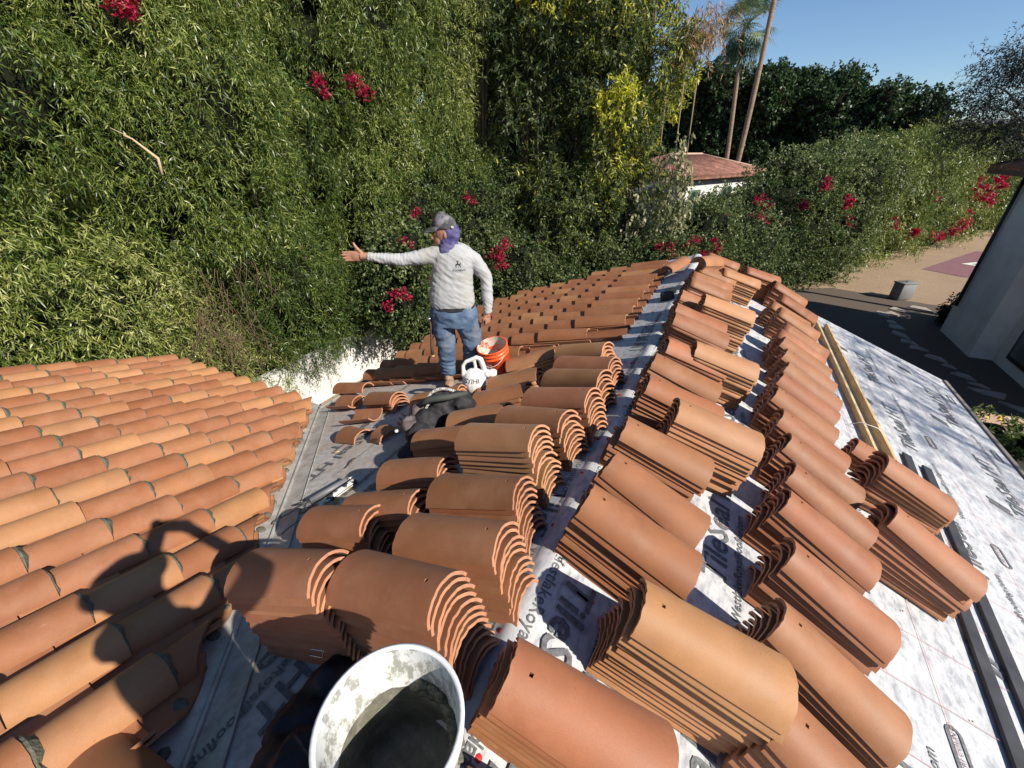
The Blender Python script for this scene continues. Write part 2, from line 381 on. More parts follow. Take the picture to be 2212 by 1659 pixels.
# chalk lines on the right slope
for i,u in enumerate((1.2,1.75,2.28,2.62,2.86,3.2)):
    mb=MB(); P0,d,s_,N=slope_frame('R',u,-2,.0065); P1,_,_,_=slope_frame('R',u+(.05 if i%2 else -.03),6.9,.0065)
    mb.add([P0-d*.0014,P0+d*.0014,P1+d*.0014,P1-d*.0014],[(0,1,2,3)]); mb.build('chalk_line',M_CHALK,main)
for i in range(24):
    y=-.6+i*.318; mb=MB(); P0,d,s_,N=slope_frame('R',.4,y,.0075); P1,_,_,_=slope_frame('R',3.5,y,.0075); yy=Vector((0,.0013,0))
    mb.add([P0-yy,P0+yy,P1+yy,P1-yy],[(0,1,2,3)]); mb.build('chalk_line',M_CHALK,main)
# lap seams on left slope
for u in (1.05,2.05,3.0):
    mb=MB(); P0,d,s_,N=slope_frame('L',u,-.4+u*.95,.004); P1,_,_,_=slope_frame('L',u,7.0,.004)
    mb.add([P0,P1,P1+d*-.006+N*.004,P0-d*.006+N*.004],[(0,1,2,3)]); mb.build('lap_seam',M_INK,main)
# red cap nails
mb=MB()
for (sd,u,v) in [('L',.06,1.34),('R',.22,1.08),('L',.05,.78),('R',.06,.42),('L',.06,2.1),('L',.07,2.7),('L',.12,3.3),('L',.16,3.75),('L',.10,4.4),('L',.2,4.75),('L',.14,5.3),('L',.22,3.1),('R',.08,1.9),('L',.25,5.9),('L',.05,1.75)]:
    P,d,s_,N=slope_frame(sd,u,v,.012); M4=mat4(P,d,s_,N); m2=MB(); m2.lathe([(.0001,.004),(.009,.004),(.013,.001),(.013,-.006)],12,M4); m2.build('cap_nail',M_RED,main)

# ------------------------------------------------------------------ lumber and battens lying on the right slope
def slope_box(name,label,cat,u0,v0,u1,v1,w_,h_,m,lift=.0,group=None):
    P0,d,s_,N=slope_frame('R',u0,v0,lift); P1,_,_,_=slope_frame('R',u1,v1,lift)
    ax=(P1-P0); L=ax.length; ax.normalize(); si=N.cross(ax); M4=mat4(P0,si,ax,N)
    me=MB().box((0,L/2,h_/2),(w_,L,h_)).me(name)
    bm=bmesh.new(); bm.from_mesh(me); bmesh.ops.bevel(bm,geom=bm.edges[:],offset=.003,segments=1,affect='EDGES'); bm.to_mesh(me); bm.free()
    o=link(name,me,m); o.matrix_world=M4; tag(o,label=label,cat=cat,group=group); return o
slope_box('lumber','yellowish wooden stud, outer of the two strapped beside the right-hand tile row','lumber',1.98,6.85,2.07,3.25,.032,.06,M_WOOD,.010)
slope_box('lumber','wooden stud nearest the tiles, inner of the two strapped together','lumber',1.84,6.8,1.93,3.4,.032,.05,M_WOOD,.010)
slope_box('batten','long black flat batten on the pale right-hand membrane, outer of the pair','batten',2.41,3.92,2.05,.2,.072,.018,M_BLK,.008)
slope_box('batten','long black flat batten on the membrane, inner one running under the tile stacks','batten',2.27,3.98,1.90,.2,.072,.018,M_BLK,.008)
mb=MB(); P=[slope_frame('R',u,v,w_)[0] for u,v,w_ in ((1.80,4.02,.02),(1.84,4.0,.09),(1.98,4.02,.10),(2.06,4.05,.06),(2.16,4.1,.03))]; mb.tube(P,.004,5); mb.build('strap',mat('pale_strap',(.6,.55,.5),.6),None,label='thin pale strap tied around the two wooden studs',cat='strap')

# ------------------------------------------------------------------ installed tiles
GT_L='left'
IT=[tile_mesh(L=.47,wn=.20,ww=.235,hn=.082,hw=.094,th=.013,seed=20+i,rough=.0015,hole=False,M=6,name='roof_tile') for i in range(4)]
PT=[tile_mesh(L=.47,wn=.235,ww=.20,hn=.075,hw=.07,seed=30+i,rough=.001,hole=False,M=5,name='pan_tile') for i in range(2)]
def place(me,name,M4,parent,color):
    o=bpy.data.objects.new(name,me); COL.objects.link(o); o.parent=parent
    o.matrix_parent_inverse=Matrix.Translation(-parent.location); o.matrix_basis=M4; o.color=color; return o
def clip(me,M4,co,no):
    bm=bmesh.new(); bm.from_mesh(me); bm.transform(M4)
    bmesh.ops.bisect_plane(bm,geom=bm.verts[:]+bm.edges[:]+bm.faces[:],plane_co=co,plane_no=no,clear_outer=True)
    if not bm.faces: bm.free(); return None
    be=[e for e in bm.edges if e.is_boundary]
    try: bmesh.ops.holes_fill(bm,edges=be,sides=0)
    except Exception: pass
    bm.transform(M4.inverted()); m2=me.copy(); bm.to_mesh(m2); bm.free(); return m2
left=empty('house_wing',(-3.5,1,-.6),label='adjoining house wing with a finished tile roof and grey mortar joints, lower left',cat='building')
slab([(3.0,-3.2,-T*(-3.2-YV)),(1.9,-2.75,-T*(-2.75-YV)),(-3.62,2.75,-T*(2.75-YV)),(-6.62,2.75,-T*(2.75-YV)),(-6.62,-3.2,-T*(-3.2-YV))],.14,M_MEMBD,'roof_deck',left)
mb=MB(); mb.box((-6.4,-.3,-2.7),(.2,5.7,2.6)); mb.box((-5.0,2.5,-2.74),(2.7,.2,2.5)); mb.build('wall',M_STUC,left)
dY=Vector((0,cos(S),-sin(S))); nY=Vector((0,sin(S),cos(S)))
def leftM(x,y_lo,lift,L,tilt,yaw=0,flip=False):
    d=(dY*cos(tilt)+nY*sin(tilt)); d=(d+Vector((1,0,0))*yaw).normalized(); n_=nY.copy(); s_=n_.cross(d).normalized(); n2=d.cross(s_)
    P=on_left(x,y_lo)+nY*lift-d*L
    if flip: return mat4(P,d,-s_,-n2)
    return mat4(P,d,s_,n2)
mort_n=0
vn=Vector((1,1,0)).normalized()
EXPO=.337; tcount=0
for k in range(-4,14):
    x=-2.495-.305*k+random.uniform(-.006,.006)
    j0=-7 if k<4 else -7
    drift=-.018*k
    for j in range(-7,8):
        ylo=.76+EXPO*j+drift*.6+random.uniform(-.012,.012)
        if ylo>2.86: break
        cutv=Vector((x,YV-x-.10,0)); 
        ymax=YV-x-.02
        if ylo-.34>ymax: break
        # skip what lies well outside the frame behind the camera
        if ylo<-1.35: continue
        if x>-1.3 and ylo<-.75: continue
        r=random.random(); c=random.choice(OCH) if r<.22 else random.choice(RED+TAN[:1])
        M4=leftM(x,ylo,.048,.47,.062,random.uniform(-.012,.012))
        me=IT[random.randrange(4)]
        cut = (ylo+x+.12-YV) > -.12
        if cut:
            me=clip(me,M4,Vector((0,YV-.09,0)),vn)
            if me is None: continue
        o=place(me,'roof_tile',M4,left,tone(c)); tcount+=1
        # pan tile between this column and the next one to the right
        Mp=leftM(x+.1525,ylo-.13,.085,.47,.05,0,True); mp=PT[j%2]
        if (ylo+x+.15+.15-YV)>-.15: mp=clip(mp,Mp,Vector((0,YV-.07,0)),vn)
        if mp is not None: place(mp,'pan_tile',Mp,left,tone(random.choice(RED+OCH[:1])))
        # mortar bedded under the exposed lower end
        if not cut and ylo<2.6 and random.random()<.86:
            mb=MB(); n=11; V=[]; r0=.104; tone_=random.uniform(.6,1.3)
            for i in range(n):
                a=radians(-78+156*i/(n-1)); pr=(.010+.018*cos(a))*tone_+random.uniform(-.006,.014)*(1 if 0<i<n-1 else 0)
                ztop=-.012+.104*cos(a); yb=.104*sin(a)
                V+= [(.455,yb*1.0,ztop-.001),(.471+pr*.35,yb*1.0,ztop-.004),(.470+pr,yb*.92,ztop-.026),(.455,yb*.80,ztop-.050)]
            F=[]
            for i in range(n-1):
                for q_ in range(4): F.append((4*i+q_,4*i+(q_+1)%4,4*i+4+(q_+1)%4,4*i+4+q_))
            F+=[(0,3,2,1),tuple(4*(n-1)+q_ for q_ in range(4))]
            mb.add(V,F,False)
            mo=bpy.data.objects.new('mortar',mb.me('mortar')); mo.data.materials.append(M_MORT); COL.objects.link(mo); mo.parent=o; mort_n+=1
# lead-like mortar and cut pieces along the valley edge
mb=MB()
for i in range(28):
    tt=.3+i*.118; x=-tt-.10+random.uniform(-.03,.02); y=YV+tt-.02
    mb.ell(on_left(x,y)+nY*.008,(.022+random.random()*.03,.028,.010+random.random()*.010),7,5)
mb.build('valley_mortar',M_MORT,left,kind='stuff')

# main wing, installed field on the far left slope
def mainM(u_lo,v,lift,L,tilt,yaw,flip=False):
    X=Vector((-cos(S),0,-sin(S))); N=Vector((-sin(S),0,cos(S)))
    d=(X*cos(tilt)+N*sin(tilt)); d=(d+Vector((0,1,0))*yaw).normalized(); s_=N.cross(d).normalized(); n2=d.cross(s_)
    P=X*u_lo+Vector((0,v,0))+N*lift-d*L
    return mat4(P,d,-s_,-n2) if flip else mat4(P,d,s_,n2)
ML=[tile_mesh(L=.58,wn=.205,ww=.24,hn=.082,hw=.096,th=.013,seed=40+i,rough=.0015,hole=False,M=6,name='roof_tile') for i in range(3)]
MP=[tile_mesh(L=.58,wn=.24,ww=.205,hn=.08,hw=.075,seed=50,rough=.0015,hole=False,M=5,name='pan_tile')]
vcols=[3.53,3.855,4.18,4.50,4.84,5.155,5.49,5.81,6.13,6.45,6.78,7.10,7.42]
top={3.53:2.05,3.855:1.50,4.18:.96}
for ci,v in enumerate(vcols):
    u0=top.get(v,.41)
    u=.41+.60; rows=[]
    while u<3.84: rows.append(u); u+=.353
    for r_,ul in enumerate(rows):
        ul=min(ul+random.uniform(-.01,.01),3.70) if ul>3.6 else ul+random.uniform(-.012,.012)-(.03*ci if 0 else 0)
        if ul-.58<u0-.25: continue
        if v>7.0+(3.62-ul*cos(S))*.22: continue
        r=random.random(); c=random.choice(OCH[:1]+TAN) if r<.28 else random.choice(RED)
        place(random.choice(ML),'roof_tile',mainM(ul,v,.068,.58,.085,random.uniform(-.012,.012)),main,tone(c))
        place(MP[0],'pan_tile',mainM(ul-.10,v-.1625,.088,.58,.05,0,True),main,tone(random.choice(RED)))
for ul in (.92,.92+.40,1.9): place(MP[0],'pan_tile',mainM(ul,4.18-.1625 if ul<1.3 else 3.69,.088,.58,.05,0,True),main,tone(random.choice(RED)))
for ul in (3.70,): place(ML[0],'roof_tile',mainM(ul,3.18,.045,.36,.02,.05),main,tone(RED[1]))
#OBJECTS_BELOW

# ------------------------------------------------------------------ loose tile stacks
STACKS=[
 ('L',0.031,0.626,1.6,12,0.0324,0.0296,'r','big brown stack just behind the white mortar bucket'),
 ('L',-0.001,0.919,-1.1,10,0.0327,0.0293,'r','second stack behind the white bucket, left of the ridge'),
 ('L',0.095,1.241,-0.0,9,0.0329,0.0291,'r','reddish stack in front of the tall sandy one'),
 ('L',0.127,1.537,6.8,12,0.0324,0.0296,'o','tall sandy ochre stack left of the ridge'),
 ('L',0.104,1.851,14.0,9,0.0329,0.0291,'t','stack directly behind the tall sandy ochre one'),
 ('L',0.039,2.123,12.1,9,0.0329,0.0291,'t','stack two behind the tall sandy ochre one'),
 ('L',0.074,2.461,17.3,8,0.0331,0.0289,'t','brown stack in front of the small sandy far one'),
 ('L',0.269,3.2,15.3,6,0.034,0.028,'o','small sandy stack beside the laid tile field'),
 ('L',0.545,0.574,-6.4,13,0.0329,0.0291,'r','tallest stack at the lower left, by the valley metal'),
 ('L',0.857,1.01,-4.1,7,0.0352,0.0268,'r','stack with fanned pale ends above the tallest left one'),
 ('L',0.676,1.155,-4.9,7,0.0352,0.0268,'r','middle stack with fanned ends, right of the caulking guns'),
 ('L',0.767,1.49,-2.5,6,0.036,0.026,'t','short tan stack between bare underlayment and the sandy one'),
 ('L',0.855,1.907,0.7,5,0.0372,0.0248,'t','low dark stack just below the black tool bag'),
 ('L',0.748,2.215,-4.3,5,0.0372,0.0248,'t','low stack immediately right of the black tool bag'),
 ('L',0.781,2.625,-7.2,4,0.0393,0.0227,'t','low stack above and right of the black tool bag'),
 ('L',0.806,2.928,-5.1,4,0.0393,0.0227,'t','low stack at the foot of the white power tool'),
 ('L',0.872,3.448,-18.8,4,0.0393,0.0227,'t','low stack just right of the orange bucket'),
 ('L',2.286,2.647,10.6,4,0.036,0.026,'r',"little stack with cream ends left of the worker's feet"),
 ('L',1.45,2.623,-11.0,5,0.0348,0.0272,'t','short stack hidden behind the black tool bag'),
 ('R',-0.012,0.553,5.1,9,0.0323,0.0297,'r','front stack at the bottom centre, beside the bucket'),
 ('R',0.278,0.925,4.4,12,0.0319,0.0301,'o','biggest ochre stack at the lower right of centre'),
 ('R',-0.004,1.3,-3.1,9,0.0323,0.0297,'r','red brown stack behind the biggest ochre one'),
 ('R',0.022,1.62,-8.4,8,0.0324,0.0296,'r','second red brown stack up from the biggest ochre one'),
 ('R',0.014,1.95,3.9,8,0.0324,0.0296,'r','third red brown stack up from the biggest ochre one'),
 ('R',0.231,2.178,10.8,12,0.0319,0.0301,'o','tall orange ochre stack in mid slope'),
 ('R',0.032,2.461,9.0,9,0.0323,0.0297,'r','stack hugging the ridge beside the tall orange ochre one'),
 ('R',0.004,2.86,4.0,8,0.0324,0.0296,'r','ridge stack one beyond the tall orange ochre one'),
 ('R',0.048,3.22,13.5,8,0.0324,0.0296,'r','ridge stack two beyond the tall orange ochre one'),
 ('R',0.26,3.279,12.2,10,0.031,0.031,'o','sandy stack set down-slope of two ridge stacks'),
 ('R',0.023,3.739,10.3,9,0.0323,0.0297,'r','ridge stack beside the striped Seal print'),
 ('R',0.0,4.092,8.2,8,0.0324,0.0296,'r','ridge stack just beyond the striped Seal print'),
 ('R',-0.001,4.547,7.9,8,0.0324,0.0296,'r','ridge stack carrying a faint red smear'),
 ('R',0.205,4.345,14.1,12,0.031,0.031,'o','far sandy stack down-slope of the ridge row'),
 ('R',0.008,5.145,18.1,8,0.0324,0.0296,'r','ridge stack below the crossways ridge tiles'),
 ('R',0.127,7.5,6.9,4,0.031,0.031,'r','last flat low stack at the far roof edge'),
 ('R',0.633,6.679,18.6,10,0.031,0.031,'r','dark ended stack at the far right roof corner'),
 ('R',1.045,6.662,8.3,8,0.0374,0.0246,'r','sixteenth stack from the front in the right row'),
 ('R',1.118,6.094,3.7,8,0.0374,0.0246,'r','fifteenth stack from the front in the right row'),
 ('R',1.045,5.433,0.8,8,0.0374,0.0246,'r','fourteenth stack from the front in the right row'),
 ('R',1.084,4.95,-2.0,8,0.0374,0.0246,'r','thirteenth stack from the front in the right row'),
 ('R',1.009,4.656,-0.7,8,0.0374,0.0246,'r','twelfth stack from the front in the right row'),
 ('R',1.032,4.453,-7.3,8,0.0374,0.0246,'r','eleventh stack from the front in the right row'),
 ('R',1.03,4.149,-5.7,8,0.0374,0.0246,'r','tenth stack from the front in the right row'),
 ('R',1.018,3.826,-7.2,8,0.0374,0.0246,'r','ninth stack from the front in the right row'),
 ('R',0.945,3.551,-6.5,8,0.0374,0.0246,'r','eighth stack from the front in the right row'),
 ('R',0.887,3.22,-3.1,8,0.0374,0.0246,'r','seventh stack from the front in the right row'),
 ('R',0.917,2.9,-3.0,8,0.0374,0.0246,'r','sixth stack from the front in the right row'),
 ('R',0.93,2.613,-5.4,8,0.0374,0.0246,'r','fifth stack from the front in the right row'),
 ('R',0.936,2.312,-8.1,8,0.0374,0.0246,'r','fourth stack from the front in the right row'),
 ('R',0.884,2.023,-8.2,8,0.0374,0.0246,'r','third stack from the front in the right row'),
 ('R',0.881,1.661,-7.0,8,0.0374,0.0246,'r','second stack from the front in the right row'),
 ('R',0.805,1.283,-10.8,8,0.0374,0.0246,'r','first stack from the front in the right row'),
 ('R',1.564,2.921,5.2,9,0.0372,0.0248,'r','outer right stack over the ends of the black battens'),
 ('R',1.457,2.36,-7.5,9,0.0372,0.0248,'r','outermost right stack lying across both black battens'),
 ('R',.02,5.62,12.,7,.031,.031,'r','ridge stack half hidden by the crossways ridge tiles'),
 ('R',.06,6.05,12.,7,.031,.031,'r','ridge stack behind the crossways ridge tiles'),
 ('R',.34,6.15,14.,9,.031,.031,'o','far sandy striped stack near the roof end'),
 ('R',.06,6.6,10.,6,.031,.031,'r','second to last stack at the far ridge'),
 ('R',1.0,5.75,2.,7,.0374,.0246,'r','dark mouthed stack squeezed into the far right-hand row'),
 ('R',1.62,3.38,-8.,4,.0374,.0246,'r','small stack at the near end of the wooden studs'),
 ('R',.80,.93,-12.,8,.0374,.0246,'r','bottom stack in front of the whole right-hand row'),
 ('R',.02,.23,6.,8,.031,.031,'r','nearest stack, cut off by the bottom edge'),
 ('L',.80,-.10,-4.,4,.031,.031,'r','shaded low stack at the bottom left by the valley metal'),
 ('L',.10,2.80,14.,7,.031,.031,'r','small end-on stack between sandy stack and ridge'),
]
CMAP={'r':RED,'o':OCH,'t':TAN}
ORD=['topmost','second from top','third from top','fourth from top','fifth from top','sixth from top','seventh from top','eighth from top','ninth from top','tenth from top','eleventh from top','twelfth from top','thirteenth from top','fourteenth from top']
GRP='loose clay tiles stacked on the roof'
allt=[]
for si,(sd,u,v,ang,n,pu,pl,c,ds) in enumerate(STACKS):
    base=tone(random.choice(CMAP[c]),.03); brk=random.randint(3,7); sh=random.uniform(-.02,.02); sv=random.uniform(-.014,.014); wob=0
    for k in range(n):
        du=random.uniform(-.010,.010)+(sh if k<n-brk else 0); dv=random.uniform(-.0055,.0055)+(sv if k<n-brk else 0); da=radians(ang+random.uniform(-.7,.7))
        hu=k*pu;hl=k*pl
        P,d,s_,N=slope_frame(sd,u+du,v+dv,hu+.012,da)
        P2=P+d*.5+N*(hl-hu); d2=(P2-P).normalized(); N2=d2.cross(s_).normalized()
        M4=mat4(P,d2,s_,N2)
        dist=(P-CAM).length; score=(1.0 if k==n-1 else .45)/dist**2
        cc=tuple(min(1,base[i]*random.uniform(.95,1.05)) for i in range(3))+(1,)
        if c=='r' and random.random()<.06 and k<n-1: cc=tone(TAN[0])
        lab=f"{ORD[n-1-k]} tile of the {ds}"
        if len(lab.replace('-',' ').split())>16: lab=lab.replace(' tile of the ',' tile, ',1)
        allt.append((score,M4,cc,lab,k==n-1))
allt.sort(key=lambda a:-a[0])
NIND=276
for i,(s0,M4,cc,lab,tp) in enumerate(allt[:NIND]):
    o=bpy.data.objects.new('clay_tile',STK[i%5]); COL.objects.link(o); o.matrix_world=M4; o.color=cc; tag(o,label=lab,cat='roof tile',group=GRP)
def joined(name,items,meshes,m):
    V=[];F=[];C_=[];SM=[];MI=[];off=0
    for k,(M4,cc) in enumerate(items):
        me=meshes[k%len(meshes)]; nv=len(me.vertices); co=np.empty(nv*3); me.vertices.foreach_get('co',co); co=co.reshape(-1,3)
        R_=np.array(M4)[:3,:3]; t_=np.array(M4)[:3,3]; V.append(co@R_.T+t_)
        for p in me.polygons: F.append(tuple(j+off for j in p.vertices)); SM.append(p.use_smooth); MI.append(p.material_index)
        C_+= [cc]*nv; off+=nv
    me=bpy.data.meshes.new(name); me.from_pydata(np.concatenate(V).tolist(),[],F); me.polygons.foreach_set('use_smooth',SM)
    a=me.color_attributes.new('tint','FLOAT_COLOR','POINT'); a.data.foreach_set('color',np.array(C_,dtype=np.float32).ravel()); me.materials.append(m); me.materials.append(M_CLAYE2); me.polygons.foreach_set('material_index',MI); me.update(); return me
o=link('clay_tiles',joined('clay_tiles',[(a[1],a[2]) for a in allt[NIND:]],STK,M_CLAY2),None,None)
tag(o,label='lower and farther clay tiles that fill out the stacks across the roof',cat='roof tiles',kind='stuff')
def lone(sd,u,v,ang,w_,color,label,me=None,flip=False,roll=0,pitch=0,group=None):
    P,d,s_,N=slope_frame(sd,u,v,w_,radians(ang)); M4=mat4(P,d,s_,N)
    if flip: M4=mat4(P,d,-s_,-N)
    M4=M4@Matrix.Rotation(roll,4,'X')@Matrix.Rotation(pitch,4,'Y')
    o=bpy.data.objects.new('clay_tile',me or STK[0]); COL.objects.link(o); o.matrix_world=M4; o.color=tone(color); tag(o,label=label,cat='roof tile',group=group); return o
SH=tile_mesh(L=.30,rough=.006,hole=False,seed=71)
SH2=tile_mesh(L=.17,rough=.012,hole=False,seed=72)
SH3=tile_mesh(L=.20,ww=.20,hw=.07,rough=.015,hole=False,seed=73)
SH4=tile_mesh(L=.40,rough=.003,hole=False,seed=74)
lone('L',3.08,2.78,4,.05,RED[0],'short tile with a cream broken end at the head of the valley',SH)
lone('L',3.02,2.70,4,.10,RED[1],'tile lying on its back beneath the short one at the valley head',SH4,flip=True)
lone('L',2.42,2.43,-4,.085,RED[2],'upturned tile lying open like a trough on the bare underlayment',SH4,flip=True)
lone('L',2.28,2.10,8,.012,RED[0],'cut half tile lying dome up above the dark twig',SH)
lone('L',1.93,2.10,20,.012,TAN[1],'small wedge of cut tile left of the black tool bag',SH2)
for i in range(3): lone('L',1.74,2.30+.01*i,12+9*i,.075+.022*i,RED[i],['lowest','middle','uppermost'][i]+' cut piece in the small upturned pile left of the bag',SH3,flip=True)
# crossways ridge tiles
for i in range(4): lone('R',.02+.004*i,6.02-.01*i,66,.235+.022*i,TAN[0],ORD[3-i]+' tile of the group lying crossways at the far ridge',STK[i%5])
for i in range(3): lone('L',.30-.004*i,6.45-.01*i,112,.07+.022*i,TAN[1],ORD[2-i]+' tile of the crossways trio by the laid field',STK[i%5],)

# ------------------------------------------------------------------ mortar bucket
B=Vector((-.050,.262,0)); z0=.035; zt=.47
bk=empty('mortar_bucket',(B.x,B.y,z0),label='large white plastic bucket with wet grey mortar inside, cut off at the bottom',cat='bucket')
m=mat('white_plastic_smeared',(.8,.8,.8),.35,.5); t=NT(m); v=t.coord(scale=(1,1,.55)); c=t.mix(t.ramp(t.noise(v,26,6,.75),[(.50,g(0)),(.58,g(.85))]),(.66,.67,.66),(.27,.27,.225))
t.base(c); t.bump(t.noise(v,60,4,.7),.3,.004); M_WPL=m
M_WCL=mat('white_plastic',(.68,.69,.70),.3,.5)
m=mat('wet_mortar',(.12,.12,.09),.35,.5); t=NT(m); v=t.coord(); t.base(t.ramp(t.noise(v,16,6,.7),[(.3,(.075,.075,.058)),(.55,(.17,.165,.13)),(.75,(.30,.30,.25))])); t.bump(t.noise(v,30,5,.7),.7,.012); M_WET=m
Mb=Matrix.Translation((B.x,B.y,0))
r1=.158;r0=.128
MB().lathe([(r0,z0),(r1-.006,zt-.055),(r1+.004,zt-.05),(r1+.004,zt-.035),(r1-.002,zt-.032),(r1,zt-.012),(r1+.007,zt-.008),(r1+.007,zt),(r1-.002,zt+.002),(r1-.005,zt-.004)],56,Mb).build('shell',M_WCL,bk)
mb=MB(); prof=[(r1-.005,zt-.004),(r1-.009,zt-.06),(r1-.018,zt-.16)]; mb.lathe(prof,56,Mb); mb.build('inner_wall',M_WPL,bk)
mb=MB(); prof=[(r1-.017,zt-.15),(r1-.024,zt-.20),(r0+.004,z0+.11),(r0-.02,z0+.085),(r0-.06,z0+.078),(.03,z0+.082),(.001,z0+.08)]; mb.lathe(prof,56,Mb)
def lump(me,amp,sc_,axis=None):
    from mathutils import noise
    for vtx in me.vertices:
        p=vtx.co; vtx.co+=Vector((noise.noise(p*sc_),noise.noise(p*sc_+Vector((7,1,3))),noise.noise(p*sc_+Vector((2,9,5)))))*amp
me=mb.me('mortar'); lump(me,.008,14); link('mortar',me,M_WET,bk)
mb=MB(); rd=random.Random(3)
for i in range(46):
    a=radians(20+95*rd.random()); z=zt-.15+rd.uniform(-.022,.018)-abs(a-radians(70))*.01; r=r1-.021; mb.ell((B.x+r*cos(a),B.y+r*sin(a),z),(.014+.012*rd.random(),.012,.008+.01*rd.random()),7,5)
me=mb.me('mortar'); lump(me,.007,60); link('mortar',me,M_MORT,bk)

# ------------------------------------------------------------------ orange bucket
ob=empty('bucket',(-1.455,3.40,-.48),label='orange plastic bucket with mortar smears beside the worker',cat='bucket')
m=mat('orange_plastic',(.80,.10,.02),.4,.5); M_OR=m
m=mat('orange_smeared',(.8,.1,.02),.6,.4); t=NT(m); v=t.coord(); t.base(t.mix(t.ramp(t.noise(v,14,6,.75),[(.42,g(0)),(.5,g(1))]),(.72,.08,.02),(.52,.46,.38))); M_ORS=m
Mo=Matrix.Translation((-1.455,3.40,-.50))@Matrix.Rotation(radians(-12),4,FH)@Matrix.Rotation(radians(10),4,RT)
h=.37
MB().lathe([(.001,0),(.128,0),(.130,.01),(.149,h-.10),(.155,h-.098),(.155,h-.086),(.150,h-.084),(.151,h-.060),(.157,h-.058),(.157,h-.046),(.152,h-.044),(.153,h-.012),(.160,h-.010),(.160,h),(.150,h)],48,Mo).build('shell',M_OR,ob)
MB().lathe([(.150,h),(.146,h-.12),(.14,h-.19),(.001,h-.20)],48,Mo).build('lining',M_ORS,ob)
mb=MB(); P=[Mo@Vector((.156*cos(a),-.0+.156*sin(a),h-.07)) for a in (radians(-20),)]+[Mo@Vector((.165*cos(radians(-20-16*i)),.165*sin(radians(-20-16*i)),h-.07-.085*sin(pi*i/8))) for i in range(1,8)]+[Mo@Vector((.156*cos(radians(-148)),.156*sin(radians(-148)),h-.07))]
mb.tube(P,.0035,6); mb.build('handle',mat('wire_grip',(.75,.6,.55),.4),ob)
mb=MB()
def cyl_patch(mb,M,a0,a1,z_0,z_1,r,seg=4,skew=0):
    V=[];
    for i in range(seg+1):
        a=a0+(a1-a0)*i/seg
        V+=[M@Vector((r*cos(a),r*sin(a),z_0)),M@Vector((r*cos(a+skew),r*sin(a+skew),z_1))]
    mb.add(V,[(2*i,2*i+2,2*i+3,2*i+1) for i in range(seg)],True)
for i in range(3): cyl_patch(mb,Mo,radians(-118+i*11),radians(-112+i*11),.10+.015*i,.21-.01*i,.1462,2,.12)
for (a0,a1,za,zb) in ((-124,-78,.225,.231),(-124,-78,.085,.091),(-126,-124,.085,.231),(-80,-78,.085,.231)): cyl_patch(mb,Mo,radians(a0),radians(a1),za,zb,.1475,5)
mb.build('printed_mark',mat('white_print',(.8,.78,.76),.6),ob)

# ------------------------------------------------------------------ small gear on the roof
def bevel_me(me,off,seg=2):
    bm=bmesh.new(); bm.from_mesh(me); bmesh.ops.bevel(bm,geom=bm.edges[:],offset=off,segments=seg,affect='EDGES',profile=.6); bm.to_mesh(me); bm.free(); me.shade_smooth(); return me
def remesh(mb,vox,smooth=3,mats=None,name='body',disp=None):
    me=mb.me('tmp'); o=bpy.data.objects.new('tmp',me); COL.objects.link(o)
    r=o.modifiers.new('r','REMESH'); r.mode='VOXEL'; r.voxel_size=vox
    s_=o.modifiers.new('s','SMOOTH'); s_.iterations=smooth; s_.factor=.5
    dg=bpy.context.evaluated_depsgraph_get(); m2=bpy.data.meshes.new_from_object(o.evaluated_get(dg)); bpy.data.objects.remove(o)
    m2.name=name
    if disp:
        nr=[v.normal.copy() for v in m2.vertices]
        for v,n in zip(m2.vertices,nr): v.co+=n*disp(v.co)
    m2.shade_smooth(); return m2
from mathutils import noise as NZ
from mathutils.bvhtree import BVHTree
# cut-off saw with white shroud: frame: x image right, y away, z up
def LM(P): return mat4(Vector(P),RT,FH,Vector((0,0,1)))
saw=empty('cutoff_saw',(-1.41,2.86,-.47),label='white power tool with carry handle and brown filter, at the worker\'s feet',cat='power tool')
MS=LM((-1.435,2.855,-.455))@Matrix.Scale(1.12,4)
m=mat('white_tool_plastic',(.72,.71,.68),.4,.5); t=NT(m); t.base(t.mix(t.ramp(t.noise(t.coord(),12,5,.7),[(.5,g(0)),(.7,g(.5))]),(.74,.74,.72),(.45,.38,.30))); M_TOOL=m
mb=MB(); mb.ell((.0,0,.12),(.10,.085,.125),16,12); mb.ell((.02,0,.17),(.085,.075,.07),16,10)
mb.tube([(-.085,0,.17),(-.085,0,.27),(-.06,0,.305),(.03,0,.345),(.06,0,.33),(.085,0,.25),(.10,0,.19)],[.02,.017,.017,.019,.024,.022,.02],8)
mb.tube([(.01,0,.31),(.02,0,.22)],.014,8)
me=remesh(mb,.007,2,name='housing'); me.transform(MS); link('housing',me,M_TOOL,saw); bvh_saw=BVHTree.FromPolygons([v.co for v in me.vertices],[p.vertices for p in me.polygons])
mb=MB(); mb.tube([MS@Vector(p) for p in ((.09,0,.19),(.12,0,.20),(.135,0,.20),(.15,0,.20),(.175,0,.205),(.19,0,.205))],[.035,.042,.034,.042,.036,.02],14); mb.build('hose_cap',M_TOOL,saw)
m=mat('filter_mesh',(.2,.07,.03),.7); t=NT(m); vv=t.new('ShaderNodeTexVoronoi',feature='DISTANCE_TO_EDGE'); vv.inputs['Scale'].default_value=70; t.l.new(t.coord(),vv.inputs['Vector']); t.base(t.ramp(vv.outputs[0],[(.03,(.42,.16,.07)),(.10,(.05,.02,.012))])); M_FILT=m
mb=MB(); mb.ell((.045,-.062,.055),(.052,.045,.052),16,10,None); me=mb.me('filter'); me.transform(MS); link('filter',me,M_FILT,saw)
